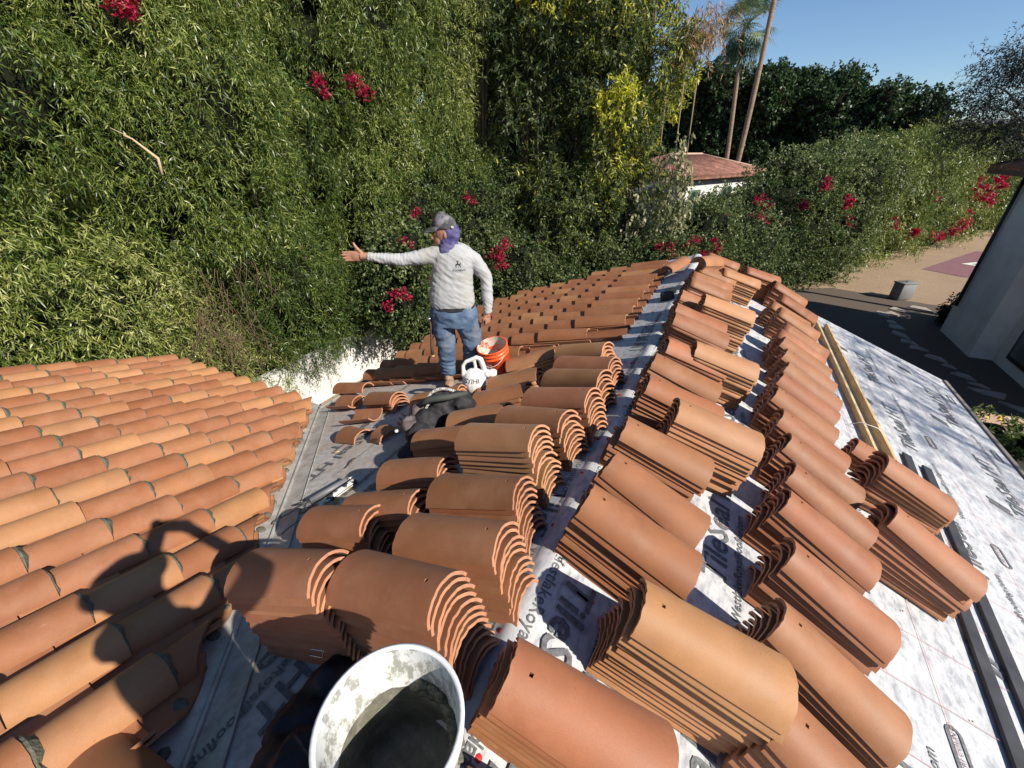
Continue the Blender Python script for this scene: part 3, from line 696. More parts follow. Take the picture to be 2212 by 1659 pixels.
def decal(me,bvh,dirv,M,m,name,parent,lift=.0015):
    """lay flat print on a curved surface"""
    me.transform(M); d=Vector(dirv).normalized()
    for v in me.vertices:
        h_=bvh.ray_cast(v.co-d*.5,d)
        if h_[0] is not None: v.co=h_[0]-d*lift
    return link(name,me,m,parent)
M_PRINT=mat('dark_print',(.03,.03,.035),.6)
me=text_me('STIHL',.052,.016,.2); decal(me,bvh_saw,FH,MS@Matrix.Translation((-.075,-.15,.145))@Matrix.Rotation(pi/2,4,'X'),M_PRINT,'lettering',saw)

m=mat('black_cordura',(.018,.018,.02),.75,.3); t=NT(m); t.base(t.ramp(t.noise(t.coord(),9,5,.7),[(.3,(.010,.010,.012)),(.7,(.045,.042,.045))])); M_CORD=m
m=mat('grey_suede',(.10,.08,.075),.9,.2); t=NT(m); t.base(t.ramp(t.noise(t.coord(),11,5,.7),[(.3,(.06,.045,.045)),(.7,(.19,.16,.15))])); M_SUED=m
m=mat('braided_cord',(.4,.4,.37),.8); t=NT(m); ck=t.new('ShaderNodeTexChecker'); ck.inputs['Scale'].default_value=90; t.l.new(t.coord(),ck.inputs['Vector']); ck.inputs['Color1'].default_value=(.55,.53,.47,1); ck.inputs['Color2'].default_value=(.16,.15,.14,1); t.base(ck.outputs[0]); M_BRAID=m
def bagat(u,v,w_): return slope_frame('L',u,v,w_)[0]
tb=empty('tool_belt',(-1.5,2.2,-.5),label='black tool belt with grey pouches and braided handle between the low stacks',cat='tool belt')
mb=MB()
for (u,v,w_,r) in ((1.44,1.84,.05,(.09,.09,.07)),(1.46,2.0,.09,(.11,.11,.10)),(1.50,2.16,.12,(.12,.13,.12)),(1.46,2.36,.15,(.14,.13,.14)),(1.30,2.40,.16,(.13,.10,.11)),(1.58,2.46,.13,(.09,.10,.11))): mb.ell(bagat(u,v,w_),r,14,10)
me=remesh(mb,.014,2,name='pouch',disp=lambda p: .018*NZ.noise(p*16)+.008*NZ.noise(p*40)); link('pouch',me,M_CORD,tb)
mb=MB(); mb.ell(bagat(1.56,2.06,.17),(.08,.10,.06),14,8); mb.ell(bagat(1.60,2.20,.20),(.07,.08,.07),14,8)
me=remesh(mb,.010,2,name='pouch',disp=lambda p:.014*NZ.noise(p*22)+.005*NZ.noise(p*60)); link('pouch',me,M_SUED,tb)
for (a,b,c_,r) in (((1.60,2.24,.16),(1.50,2.36,.44),(1.30,2.44,.22),.013),((1.54,2.20,.18),(1.44,2.30,.38),(1.26,2.40,.18),.011)):
    mb=MB(); p0,p1,p2=bagat(*a),bagat(*b),bagat(*c_); mb.tube([p0*(1-t_)**2+p1*2*t_*(1-t_)+p2*t_*t_ for t_ in [i/16 for i in range(17)]],r,8); mb.build('handle',M_BRAID,tb)
mb=MB()
p0,p1,p2,p3=bagat(1.58,2.20,.24),bagat(1.44,2.22,.30),bagat(1.30,2.28,.28),bagat(1.22,2.42,.24)
mb.tube([p0,p1,p2,p3],[.022,.028,.026,.02],6); mb.build('strap',mat('worn_webbing',(.05,.055,.05),.8),tb)
mb=MB(); mb.lathe([(.001,.004),(.012,.004),(.014,0),(.014,-.01)],14,mat4(bagat(1.60,1.93,.19),*[Vector(a) for a in ((1,0,0),(0,1,0),(0,0,1))])); mb.build('rivet',M_WCL,tb)
# second black bag in the shade by the bucket
bb=empty('tool_bag',(-.5,.25,-.1),label='limp black bag with a square metal buckle beside the white bucket',cat='bag')
mb=MB()
for (u,v,w_,r) in ((.46,.12,.06,(.12,.14,.10)),(.55,.26,.05,(.10,.13,.08)),(.56,.40,.05,(.08,.09,.09)),(.36,.16,.09,(.12,.12,.12)),(.34,.33,.06,(.09,.10,.08)),(.52,-.04,.05,(.14,.12,.10))): mb.ell(bagat(u,v,w_),r,14,10)
me=remesh(mb,.014,2,name='bag_body',disp=lambda p:.022*NZ.noise(p*13)+.008*NZ.noise(p*38)); link('bag_body',me,mat('black_nylon',(.006,.007,.012),.55,.4),bb)
mb=MB(); c_=bagat(.60,.42,.17); P=[c_+RT*a+Vector((0,0,1))*b for a,b in ((-.028,-.012),(-.012,.028),(.030,.016),(.016,-.030),(-.028,-.012))]; mb.tube(P,.0022,6); mb.build('buckle',mat('steel',(.7,.7,.7),.2,.5,1.),bb)

def caulk_gun(a,b,label,colr):
    A=bagat(*a);Bp=bagat(*b);N=slope_frame('L',0,0)[3]; ax=(Bp-A).normalized(); sd_=N.cross(ax); L_=(Bp-A).length
    e=empty('caulking_gun',tuple(A),label=label,cat='caulking gun'); M4=mat4(A,ax,sd_,N)
    mt=mat('gun_steel',(.12,.12,.12),.5,.5,.3)
    mb=MB(); mb.tube([M4@Vector((x,0,0)) for x in (.10,.10+.27)],.024,14); mb.build('cartridge',colr,e)
    mb=MB(); mb.tube([M4@Vector((x,0,0)) for x in (.37,.39,.44)],[.020,.008,.004],10); mb.build('nozzle',M_WCL,e)
    mb=MB(); mb.tube([M4@Vector((x,0,0)) for x in (-.14,.10)],.004,6); mb.tube([M4@Vector(p) for p in ((-.14,0,0),(-.16,0,-.008),(-.15,.02,-.012))],.004,6); mb.build('plunger_rod',mt,e)
    mb=MB()
    for y in (-.026,.026): mb.tube([M4@Vector((x,y,0)) for x in (.09,.38)],.003,5)
    mb.lathe([(.026,0),(.028,0),(.028,.012),(.026,.012)],16,M4@Matrix.Translation((.37,0,0))@Matrix.Rotation(pi/2,4,'Y')); mb.box((.08,0,-.004),(.03,.05,.02),M4); mb.build('frame',mt,e)
    mb=MB(); mb.tube([M4@Vector(p) for p in ((.075,0,0),(.05,.05,-.005),(.0,.10,-.01))],[.010,.009,.006],8); mb.tube([M4@Vector(p) for p in ((.07,.0,0),(.09,.05,-.004),(.06,.11,-.01))],[.006,.006,.005],8); mb.build('trigger',mt,e)
m=mat('cartridge_label',(.7,.7,.68),.5); t=NT(m); t.base(t.ramp(t.noise(t.coord(scale=(1,1,1)),22,2,.4),[(.42,(.04,.04,.045)),(.47,(.66,.66,.62)),(.62,(.66,.66,.62)),(.66,(.55,.42,.03))])); M_CART=m
caulk_gun((1.93,1.16,.04),(1.74,1.58,.04),'caulking gun with a dark grey cartridge, the left one of two',mat('grey_cartridge',(.16,.16,.17),.5))
caulk_gun((1.76,1.12,.04),(1.69,1.50,.04),'caulking gun with a white and yellow labelled cartridge, right of the other',M_CART)
# tape measure box at the ridge
nb=empty('nail_pouch',(-.08,5.2,0),label='small black case with a yellow top lying near the far ridge',cat='case')
P,d,s_,N=slope_frame('L',.10,5.20,.05); M4=mat4(P,-d,-s_,N)
me=bevel_me(MB().box((0,0,0),(.15,.10,.11)).me('case_body'),.02); me.transform(M4); link('case_body',me,M_CORD,nb)
mb=MB(); mb.box((.05,.03,.075),(.06,.07,.04),M4@Matrix.Rotation(.4,4,'Y')); me=bevel_me(mb.me('tape_case'),.01); link('tape_case',me,mat('worn_yellow',(.42,.33,.12),.6),nb)
# twig, nails and chips
mb=MB(); mb.tube([bagat(2.06,1.80,.012),bagat(2.03,1.75,.02),bagat(2.02,1.70,.012),bagat(2.01,1.66,.014)],[.004,.008,.007,.003],6); mb.build('twig',M_BARK,None,label='short dark curled twig on the bare left underlayment',cat='twig')
mb=MB(); mb.tube([bagat(2.42,1.86,.012),bagat(2.36,1.88,.012)],.006,6); mb.build('wood_chip',mat('pale_wood',(.5,.35,.2),.8),None,label='tiny pale wood chip beside the valley metal',cat='chip')
mb=MB()
for i in range(40):
    sd_=random.choice('RL'); u=random.uniform(.05,1.9 if sd_=='L' else 3.0); v=random.uniform(.3,5.5)
    if sd_=='L' and -u*cos(S)<-(v-YV)+.3: continue
    P,d,s_,N=slope_frame(sd_,u,v,.008); mb.ell(P,(random.uniform(.003,.007),random.uniform(.003,.006),.003),5,4)
o=mb.build('debris',M_CLAY2 if 0 else mat('clay_crumbs',(.33,.13,.07),.9),None); tag(o,label='scattered crumbs of broken clay on the membrane',cat='crumbs',kind='stuff')

# ------------------------------------------------------------------ people
def ell_loft(mb, secs, n=18):
    """secs: (cx,cy,z,rx,ry)"""
    V=[];F=[]
    for cx,cy,z,rx,ry in secs:
        for k in range(n):
            a=2*pi*k/n; ca,sa=cos(a),sin(a); V.append((cx+rx*math.copysign(abs(ca)**.85,ca),cy+ry*math.copysign(abs(sa)**.85,sa),z))
    for i in range(len(secs)-1):
        for k in range(n): F.append((i*n+k,i*n+(k+1)%n,(i+1)*n+(k+1)%n,(i+1)*n+k))
    F.append(tuple(range(n))[::-1]); F.append(tuple((len(secs)-1)*n+k for k in range(n))); mb.add(V,F,True)
M_SKIN=mat('skin',(.34,.165,.105),.5,.4); M_SKIN.node_tree.nodes['Principled BSDF'].inputs['Subsurface Weight'].default_value=.08
m=mat('light_grey_shirt',(.6,.6,.59),.9,.2); t=NT(m); v=t.coord(); c=t.mix(t.ramp(t.noise(v,4,5,.65),[(.50,g(0)),(.72,g(.55))]),(.37,.375,.372),(.32,.275,.20)); t.base(c); t.bump(t.noise(t.coord(scale=(1,1,1)),400,2),.1,.002); M_SHIRT=m
m=mat('worn_denim',(.1,.18,.3),.9,.2); t=NT(m); v=t.coord(); c=t.mix(t.ramp(t.noise(v,7,5,.65),[(.38,g(0)),(.66,g(.9))]),(.055,.090,.155),(.135,.195,.265)); c=t.mix(t.ramp(t.noise(v,5.3,5,.7),[(.52,g(0)),(.70,g(.6))]),c,(.22,.19,.15)); t.base(c); t.bump(t.noise(v,300,2),.15,.002); M_DEN=m
m=mat('camouflage_cap',(.1,.1,.11),.85,.2); t=NT(m); t.base(t.ramp(t.noise(t.coord(),16,3,.6),[(.42,(.06,.06,.063)),(.52,(.10,.10,.105)),(.62,(.20,.185,.20))])); M_CAP=m
m=mat('purple_gaiter',(.1,.08,.35),.85,.2); t=NT(m); t.base(t.ramp(t.noise(t.coord(scale=(1,1,1)),9,3,.6),[(.35,(.035,.033,.14)),(.65,(.12,.105,.21))])); M_GAIT=m
def person_hand(mb, base, fwd, up, nrm, s=1., curl=0., flip=1):
    """palm box + fingers; fwd finger direction, up toward the thumb, nrm palm normal"""
    b=Vector(base);f=Vector(fwd).normalized();u=Vector(up).normalized();n=Vector(nrm).normalized()
    M=mat4(b,f,u,n)
    mb.ell(M@Vector((.045*s,0,0)),(.052*s,.045*s,.018*s),12,8,mat4(Vector((0,0,0)),f,u,n).to_3x3())
    mb.tube([M@Vector((-.05*s,0,0)),M@Vector((.02*s,0,0))],[.026*s,.030*s],10)
    for i,(y,L_) in enumerate(((.032,.072),(.011,.082),(-.011,.076),(-.031,.060))):
        P=[M@Vector((.070*s,y*s,0))]; a=0; p=Vector((.085*s,y*s,0)); P.append(M@p)
        for k in range(3):
            a+=curl; dl=L_*s*(.42,.32,.26)[k]; p=p+Vector((cos(a)*dl,(y*.10)*dl*10*(1-curl),sin(a)*dl)); P.append(M@p)
        mb.tube(P,[.0105*s,.0105*s,.0095*s,.0085*s,.0065*s],8)
    th=[M@Vector(q) for q in ((.005*s,.025*s,.002*s),(.030*s,.058*s,.008*s),(.046*s,.085*s,.010*s),(.054*s,.110*s,.008*s))]
    if curl>.4: th=[M@Vector(q) for q in ((.005*s,.02*s,.004*s),(.04*s,.045*s,.018*s),(.07*s,.04*s,.035*s),(.085*s,.02*s,.045*s))]
    mb.tube(th,[.016*s,.014*s,.012*s,.008*s],8)
wk=empty('person',(-1.903,3.27,-.633),label='worker in light grey long sleeved shirt, jeans and cap pointing with one arm',cat='person')
MW=LM((-1.903,3.27,-.633))
def put(name,me,m): me.transform(MW); return link(name,me,m,wk)
mb=MB()
mb.ell((-.025,0,1.545),(.096,.076,.118),20,14)              # skull, facing -X
mb.ell((-.075,-.004,1.475),(.052,.056,.058),14,10)           # jaw
mb.tube([(-.112,-.008,1.535),(-.135,-.010,1.505),(-.146,-.012,1.488)],[.010,.015,.017],8)   # nose
mb.ell((-.118,-.012,1.452),(.012,.024,.008),8,6); mb.ell((-.116,-.012,1.438),(.012,.022,.008),8,6)
mb.ell((-.104,-.010,1.418),(.020,.026,.016),8,6); mb.ell((-.108,-.030,1.527),(.012,.016,.010),8,6); mb.ell((-.102,.024,1.527),(.012,.016,.010),8,6)
mb.ell((-.010,-.078,1.525),(.018,.010,.030),8,6)
mb.tube([(.0,.0,1.50),(.03,.01,1.36)],[.062,.066],14)
mb.tube([(.03,.01,1.40),(.05,.01,1.15),(0,0,.85),(0,0,.72)],[.07,.11,.11,.10],14)
mb.tube([(-.12,0,1.36),(-.43,-.05,1.305),(-.74,-.085,1.345)],[.05,.036,.026],10)
mb.tube([(.21,0,1.28),(.335,.02,1.13),(.345,-.05,.78)],[.045,.036,.028],10)
mb.tube([(-.10,0,.74),(-.09,-.03,.44),(-.09,.01,.08)],[.08,.055,.04],10); mb.tube([(.12,0,.74),(.17,-.02,.46),(.12,.10,.12)],[.08,.055,.04],10)
person_hand(mb,(-.775,-.088,1.350),(-1,-.10,.0),(.0,0,1),(0,-1,.1),1.12,.05)
person_hand(mb,(.345,-.052,.775),(.02,-.10,-1),(-.6,-.8,0),(-.8,.55,0),.95,.95)
put('body',remesh(mb,.0058,1,name='body'),M_SKIN)
def wr(p,k=1.):
    a=NZ.noise(Vector((p.x*5,p.y*5,p.z*16+p.x*10))); b=NZ.noise(Vector((p.x*12,p.y*10,p.z*34+p.x*24+9)))
    return k*(.006*(1-abs(a)*2.4)+.0045*(1-abs(b)*2.2))-.004
mb=MB(); ell_loft(mb,[(0,0,.835,.205,.145),(.0,0,.90,.222,.160),(.0,0,1.0,.212,.158),(.012,0,1.12,.198,.142),(.035,0,1.24,.200,.135),(.045,.0,1.34,.200,.120),(.048,0,1.40,.160,.095),(.045,0,1.445,.085,.075)],22)
mb.tube([(-.08,0,1.345),(-.20,-.01,1.33),(-.43,-.05,1.305),(-.60,-.07,1.325),(-.735,-.085,1.343)],[.088,.074,.056,.046,.038],14)
mb.tube([(.16,0,1.325),(.235,.0,1.29),(.335,.02,1.13),(.350,-.02,.93),(.347,-.048,.79)],[.082,.077,.063,.052,.042],14)
me=remesh(mb,.0095,2,name='shirt',disp=lambda p: wr(p,.9)+(.0025*sin(p.x*210+3*sin(p.z*20)) if p.x<-.36 and p.z>1.2 else 0)); put('shirt',me,M_SHIRT)
bvh_sh=BVHTree.FromPolygons([v.co for v in me.vertices],[p.vertices for p in me.polygons])
decal(text_me('ROOFING',.026,.012,0),bvh_sh,FH,MW@Matrix.Translation((.042,-.3,1.222))@Matrix.Rotation(pi/2,4,'X'),M_PRINT,'lettering',wk)
mb=MB(); em=lambda pts: mb.add([(x*.8,y*.8,0) for x,y in pts],[tuple(range(len(pts)))])
em([(-.028,.0),(.022,.004),(.026,.016),(-.022,.018)]); em([(.018,.006),(.034,.030),(.040,.026),(.028,.0)])
for x0,x1 in ((-.026,-.036),(-.020,-.014),(.014,.006),(.022,.034)): em([(x0,.004),(x0+.006,.004),(x1+.004,-.034),(x1,-.034)])
em([(-.008,.012),(.010,.012),(.006,.044),(-.006,.042)]); em([(-.020,.044),(-.004,.036),(.016,.048),(.0,.056)])
decal(mb.me('emblem'),bvh_sh,FH,MW@Matrix.Translation((.092,-.3,1.275))@Matrix.Rotation(pi/2,4,'X'),M_PRINT,'emblem',wk); mb=MB()
for i in range(8):
    a0,a1=radians(200+i*17.5),radians(200+(i+1)*17.5); em([(.036*cos(a),-.048+.030*sin(a)) for a in (a0,a1)]+[(.033*cos(a),-.048+.027*sin(a)) for a in (a1,a0)])
decal(mb.me('emblem'),bvh_sh,FH,MW@Matrix.Translation((.092,-.3,1.275))@Matrix.Rotation(pi/2,4,'X'),M_PRINT,'emblem',wk)
mb=MB(); ell_loft(mb,[(0.01,0,.66,.225,.15),(.01,0,.78,.236,.160),(.0,0,.86,.212,.150)],20)
mb.tube([(-.105,0,.76),(-.11,-.01,.62),(-.090,-.03,.44),(-.100,-.01,.26),(-.100,.01,.09)],[.122,.115,.094,.083,.070],16)
mb.tube([(.115,0,.76),(.15,-.01,.62),(.180,-.02,.46),(.155,.04,.28),(.12,.10,.13)],[.126,.120,.100,.086,.070],16)
mb.tube([(-.105,.0,.14),(-.10,.01,.10)],[.082,.074],14); mb.tube([(-.095,.0,.20),(-.105,.01,.165)],[.076,.084],14)
def wj(p): return .009*(1-abs(NZ.noise(Vector((p.x*6,p.y*6,p.z*9)))*2.2))+.007*(1-abs(NZ.noise(Vector((p.x*10+p.z*8,p.y*8,p.z*22)))*2))*(1.6 if p.z<.35 else .7)-.005
put('jeans',remesh(mb,.0095,2,name='jeans',disp=wj),M_DEN)
mb=MB(); V=[];n=30
for k in range(n):
    a=2*pi*k/n
    for z,e in ((.838,.006),(.872,.006)): V.append(((.215+e)*cos(a),(.155+e)*sin(a),z))
mb.add(V,[(2*k,(2*k+2)%(2*n),(2*k+3)%(2*n),2*k+1) for k in range(n)],True); put('belt',mb.me('belt'),M_CORD)
for nm,(x,y,z) in (('shoe',(-.10,-.04,.035)),('shoe',(.115,.03,.075))):
    mb=MB(); mb.ell((x,y+.03,z+.02),(.050,.075,.055),12,8); mb.ell((x+.02,y-.085,z-.005),(.052,.085,.038),12,8); mb.ell((x+.01,y-.02,z-.02),(.050,.13,.020),12,6)
    put(nm,remesh(mb,.008,2,name='shoe',disp=lambda p:.004*NZ.noise(p*50)),mat('dusty_leather',(.30,.19,.12),.9))
# cap
mb=MB(); V=[];F=[];n=24;mm=7
for i in range(mm+1):
    ph=pi/2*i/mm
    for k in range(n):
        a=2*pi*k/n; V.append((-.02+.112*cos(ph)*cos(a),.092*cos(ph)*sin(a),1.590+.012*cos(a)*-1+.118*sin(ph)))
for i in range(mm):
    for k in range(n): F.append((i*n+k,i*n+(k+1)%n,(i+1)*n+(k+1)%n,(i+1)*n+k))
mb.add(V,F,True); mb.ell((-.02,0,1.708),(.010,.010,.006),8,6)
V=[];n2=14
for i in range(n2+1):
    a=radians(108+144*i/n2); V+= [(-.02+.110*cos(a),.090*sin(a),1.600-.0),(-.03+.205*cos(a)*(1.0),.096*sin(a),1.575-.030*abs(cos(a))-.0)]
V+=[(x,y,z-.004) for x,y,z in V]; q=2*(n2+1)
mb.add(V,[(2*i,2*i+1,2*i+3,2*i+2) for i in range(n2)]+[(q+2*i,q+2*i+2,q+2*i+3,q+2*i+1) for i in range(n2)]+[(2*i+1,q+2*i+1,q+2*i+3,2*i+3) for i in range(n2)],True)
put('cap',mb.me('cap'),M_CAP)
mb=MB(); mb.box((.06,-.086,1.60),(.022,.004,.018)); put('cap_patch',mb.me('cap_patch'),mat('tan_patch',(.6,.5,.35),.8))
# purple gaiter over cheek and neck
mb=MB(); mb.ell((.030,0,1.535),(.082,.086,.100),18,12); mb.ell((.005,-.004,1.462),(.070,.080,.070),16,10)
mb.tube([(.0,-.0,1.49),(.005,-.005,1.42),(.015,-.01,1.385)],[.078,.092,.088],16); mb.ell((-.01,-.05,1.39),(.075,.055,.040),14,8)
put('neck_gaiter',remesh(mb,.008,2,name='neck_gaiter',disp=lambda p:.006*(1-abs(NZ.noise(Vector((p.x*14+p.z*10,p.y*10,p.z*26)))*2.2))),M_GAIT)
hm=empty('hammer',tuple(MW@Vector((-.245,-.06,.70))),label='wooden handled hammer hanging from the worker\'s belt',cat='hammer')
mb=MB(); mb.tube([MW@Vector(p) for p in ((-.222,-.05,.74),(-.225,-.06,.60),(-.235,-.07,.45),(-.235,-.07,.33))],[.013,.013,.016,.018],8); mb.build('handle',mat('worn_handle',(.10,.055,.03),.6),hm)
mb=MB(); mb.tube([MW@Vector(p) for p in ((-.245,-.09,.735),(-.200,-.02,.745))],[.014,.016],8); mb.build('head',mat('hammer_steel',(.25,.25,.25),.4,.5,.8),hm)
mb=MB(); mb.tube([MW@Vector(p) for p in ((-.235,-.07,.345),(-.235,-.07,.325))],[.0185,.0185],8); mb.build('grip_end',mat('tan_end',(.55,.33,.18),.7),hm)

# photographer standing behind the lens (only the shadow reaches the picture)
ph=empty('person',(CAM.x+.2,-.3,-.15),label='person holding up a phone, whose shadow falls on the left tiles',cat='person')
def O(x,y,z): return CAM+Vector((x,y,z))
hd=O(.125,-.295,-.085)
mb=MB(); mb.ell(hd,(.12,.125,.14),16,12); mb.tube([hd,O(.235,-.275,-.31)],.085,12)
shc=O(.235,-.275,-.31); sr=shc+RT*.19; sL=shc-RT*.19
hipc=shc+Vector((.12,.03,-.50))
mb.tube([sL,shc,sr],[.075,.10,.075],12)
mb.tube([shc+Vector((0,0,.02)),shc-Vector((0,0,.25)),hipc],[.12,.16,.165],14); mb.tube([shc+RT*.08,hipc+RT*.07],[.12,.13],12); mb.tube([shc-RT*.08,hipc-RT*.07],[.12,.13],12)
phc=CAM-FW*.035
hr=phc+RT*.125; hl=phc-RT*.050
er=CAM+Vector((.29,.085,-.18)); el=sL+Vector((0,.07,-.14))-RT*.14
mb.tube([sr,er,hr-FW*.02-Vector((0,0,.02))],[.07,.048,.034],10); mb.tube([sL,el,hl-FW*.02-Vector((0,0,.02))],[.085,.062,.042],10)
for h_,q in ((hr,1),(hl,-1)):
    mb.ell(h_-FW*.025-UP*.005,(.038,.038,.05),10,8)
for q in(1,-1):
    hp=hipc+RT*.10*q; mb.tube([hp,hp+Vector((.02,.06,-.42)),Vector((hp.x+.03,hp.y-.02,zr(hp.x+.03)+.06))],[.10,.075,.055],12); mb.ell(Vector((hp.x+.02,hp.y+.06,zr(hp.x+.02)+.055)),(.055,.13,.05),12,8)
link('body',remesh(mb,.012,2,name='body'),mat('dark_clothes',(.05,.05,.06),.9),ph)
mb=MB(); V=[];
mb.ell(hd+Vector((0,0,.055)),(.105,.12,.09),16,10); mb.lathe([(.10,.0),(.165,-.012),(.165,-.006),(.10,.012)],24,Matrix.Translation(hd+Vector((0,0,.05)))); mb.build('hat',M_CAP,ph)
pe=empty('phone',tuple(phc),label='black phone held sideways in the photographer\'s hands',cat='phone')
me=bevel_me(MB().box((0,0,0),(.150,.072,.008)).me('phone_body'),.003); me.transform(mat4(phc+RT*.045-UP*.012,RT,UP,-FW)); link('phone_body',me,M_PRINT,pe)

# ------------------------------------------------------------------ vegetation
def leaves(name, C0, OUT, nl, L, W, tw, droop, spread, m, parent, tone_=None, bias=.5, align=.45, **k):
    n=len(C0); 
    rn=lambda *s: rng.normal(size=s)
    d=OUT*.55+rn(n,3)*.55+np.array([0,0,-droop]); d/=np.linalg.norm(d,axis=1,keepdims=True)
    s_=(np.arange(nl)+.5)/nl
    base=C0[:,None,:]+d[:,None,:]*(s_[None,:,None]*tw)+np.array([0,0,-1.])*(s_[None,:,None]**2*tw*droop*.6)
    ld=d[:,None,:]*align+rn(n,nl,3)*spread+np.array([0,0,-droop*.5]); ld/=np.linalg.norm(ld,axis=2,keepdims=True)
    nr=rn(n,nl,3)*.8+OUT[:,None,:]*.5+np.array([0,0,.35]); wv=np.cross(ld,nr); wv/=np.linalg.norm(wv,axis=2,keepdims=True)+1e-9
    ll=L*(.65+.7*rng.random((n,nl,1))); ww=W*(.7+.6*rng.random((n,nl,1)))
    a=base; b=base+ld*ll*.45+wv*ww/2; c=base+ld*ll+np.array([0,0,-1.])*ll*.12; e=base+ld*ll*.45-wv*ww/2
    V=np.stack([a,b,c,e],axis=2).reshape(-1,3); nq=n*nl
    me=bpy.data.meshes.new(name); me.vertices.add(nq*4); me.vertices.foreach_set('co',V.astype(np.float32).ravel())
    me.loops.add(nq*4); me.loops.foreach_set('vertex_index',np.arange(nq*4,dtype=np.int32)); me.polygons.add(nq)
    me.polygons.foreach_set('loop_start',np.arange(0,nq*4,4,dtype=np.int32)); me.polygons.foreach_set('loop_total',np.full(nq,4,dtype=np.int32))
    tv=np.full((n,1),bias) if tone_ is None else tone_[:,None]; tv=np.clip(tv+rn(n,1)*.13+rn(n,nl)*.17,0.02,.98)
    at=me.attributes.new('tone','FLOAT','FACE'); at.data.foreach_set('value',tv.astype(np.float32).ravel())
    me.update(); return link(name,me,m,parent,**k)
def lobes_pts(lobes, dens, cull=.25, gap=.32, gth=-1.15, shell=(.80,1.12), tones=None, zmin=-4):
    """random points on the outside of a union of ellipsoids"""
    C=[];O=[];T_=[]
    Lc=np.array([l[0] for l in lobes],float); Lr=np.array([l[1] for l in lobes],float)
    cam_=np.array(CAM)
    for i,(c,r) in enumerate(zip(Lc,Lr)):
        n=int(dens*4*pi*((r[0]*r[1]+r[1]*r[2]+r[0]*r[2])/3)); d=rng.normal(size=(n,3)); d/=np.linalg.norm(d,axis=1,keepdims=True)
        bump=1+.13*np.sin(d[:,0]*7+i)*np.cos(d[:,2]*6+i*2)+.08*np.sin(d[:,1]*13+i*3)
        p=c+d*r*(rng.uniform(*shell,size=(n,1)))*bump[:,None]
        keep=p[:,2]>zmin
        q=p/gap; gn=np.sin(q[:,0]*2.1+1.3*np.sin(q[:,1]*1.7+i*0))+np.sin(q[:,1]*2.7+1.1*np.sin(q[:,2]*2.3))+np.sin(q[:,2]*2.4+1.2*np.sin(q[:,0]*1.9+q[:,1])); keep&=(gn>gth)|(rng.random(n)<.10)
        for j in range(len(Lc)):
            if j!=i: keep&=(np.sum(((p-Lc[j])/Lr[j])**2,axis=1)>.60)
        o=d/r; o/=np.linalg.norm(o,axis=1,keepdims=True)
        face=np.sum(o*(cam_-p),axis=1)>-.15*np.linalg.norm(cam_-p,axis=1); keep&=face|(rng.random(n)<cull)
        C.append(p[keep]);O.append(o[keep]); T_.append(np.full(keep.sum(), tones[i] if tones is not None else .5))
    return np.concatenate(C),np.concatenate(O),np.concatenate(T_)
def core(lobes,k,parent,m=M_CORE,name='shade_core'):  # solid dark blobs filling the crowns, their colour standing in for inner shade
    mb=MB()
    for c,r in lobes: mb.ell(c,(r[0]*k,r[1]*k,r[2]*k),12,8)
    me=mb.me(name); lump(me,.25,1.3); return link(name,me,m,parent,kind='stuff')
def flowers(name,pts,r,n,parent,L=.055):
    C=[];O=[]; L=L*.72; r=r*.85; pts=[q for p in pts for q in (p,(p[0]+random.uniform(-1,1)*r*1.4,p[1]+random.uniform(-1,1)*r,p[2]+random.uniform(-1,1)*r*1.5))]; n=int(n*.7)
    for p in pts:
        rr=r*random.uniform(.5,1.2); k=int(n*rr/r); d=rng.normal(size=(k,3)); d/=np.linalg.norm(d,axis=1,keepdims=True); C.append(np.array(p)+d*rr*rng.random((k,1))**.9*1.25*np.array([1,1,.8])); O.append(d)
    return leaves(name,np.concatenate(C),np.concatenate(O),4,L,L*.85,.05,.1,.9,M_FLOW,parent)
def shrub(name,label,cat,lobes,dens,nl,L,W,tw,droop,spread,m,ck=.80,group=None,fl=None,tones=None,flr=.22,fln=60,cull=.2,flL=.055,shell=(.80,1.12),gap=.32,gth=-1.15):
    c0=np.mean([l[0] for l in lobes],axis=0); e=empty(name,(float(c0[0]),float(c0[1]),-4.0)); tag(e,label=label,cat=cat,group=group)
    C0,OUT,TT=lobes_pts(lobes,dens,cull=cull,tones=tones,shell=shell,gap=gap,gth=gth)
    leaves('foliage',C0,OUT,nl,L,W,tw,droop,spread,m,e,tone_=TT)
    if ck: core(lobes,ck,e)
    if fl: tag(flowers('flowers',fl,flr,fln,e,flL),kind='stuff')
    return e
def trunk(e,P,R,m=M_BARK,name='trunk',n=10): mb=MB(); mb.tube(P,R,n); return mb.build(name,m,e)

# tall willowy hedge on the left, in three clumps
HOLES=[((-7.1,6.1,.1),.55),((-7.2,5.9,.8),.4),((-7.5,4.0,.0),.55),((-7.4,3.9,-1.0),.8),((-7.3,7.9,-.6),.5)]
def left_lobes(y0,y1):
    L_=[]; y=y0
    while y<y1:
        z=-3.2
        while z<6.4:
            yy=y+random.uniform(-.55,.55); zz=z+random.uniform(-.5,.5); x=-8.55+random.uniform(-.75,.60)+max(0,yy-8)*.22
            r=random.uniform(.85,1.5)
            if yy>y1-.2 and y1>11: r*=.75
            if yy>5.2 and zz<-1.9: zz=-1.9; r=min(r,.95)
            if all((Vector((x+1.0,yy,zz))-Vector(h)).length>rr+.55 for h,rr in HOLES): L_.append(((x,yy,zz),(r*.9,r*random.uniform(.8,1.05),r*random.uniform(1.0,1.6))))
            z+=1.25
        y+=1.25
    return L_
def flpts(lst): return [tuple(p) for p in lst]
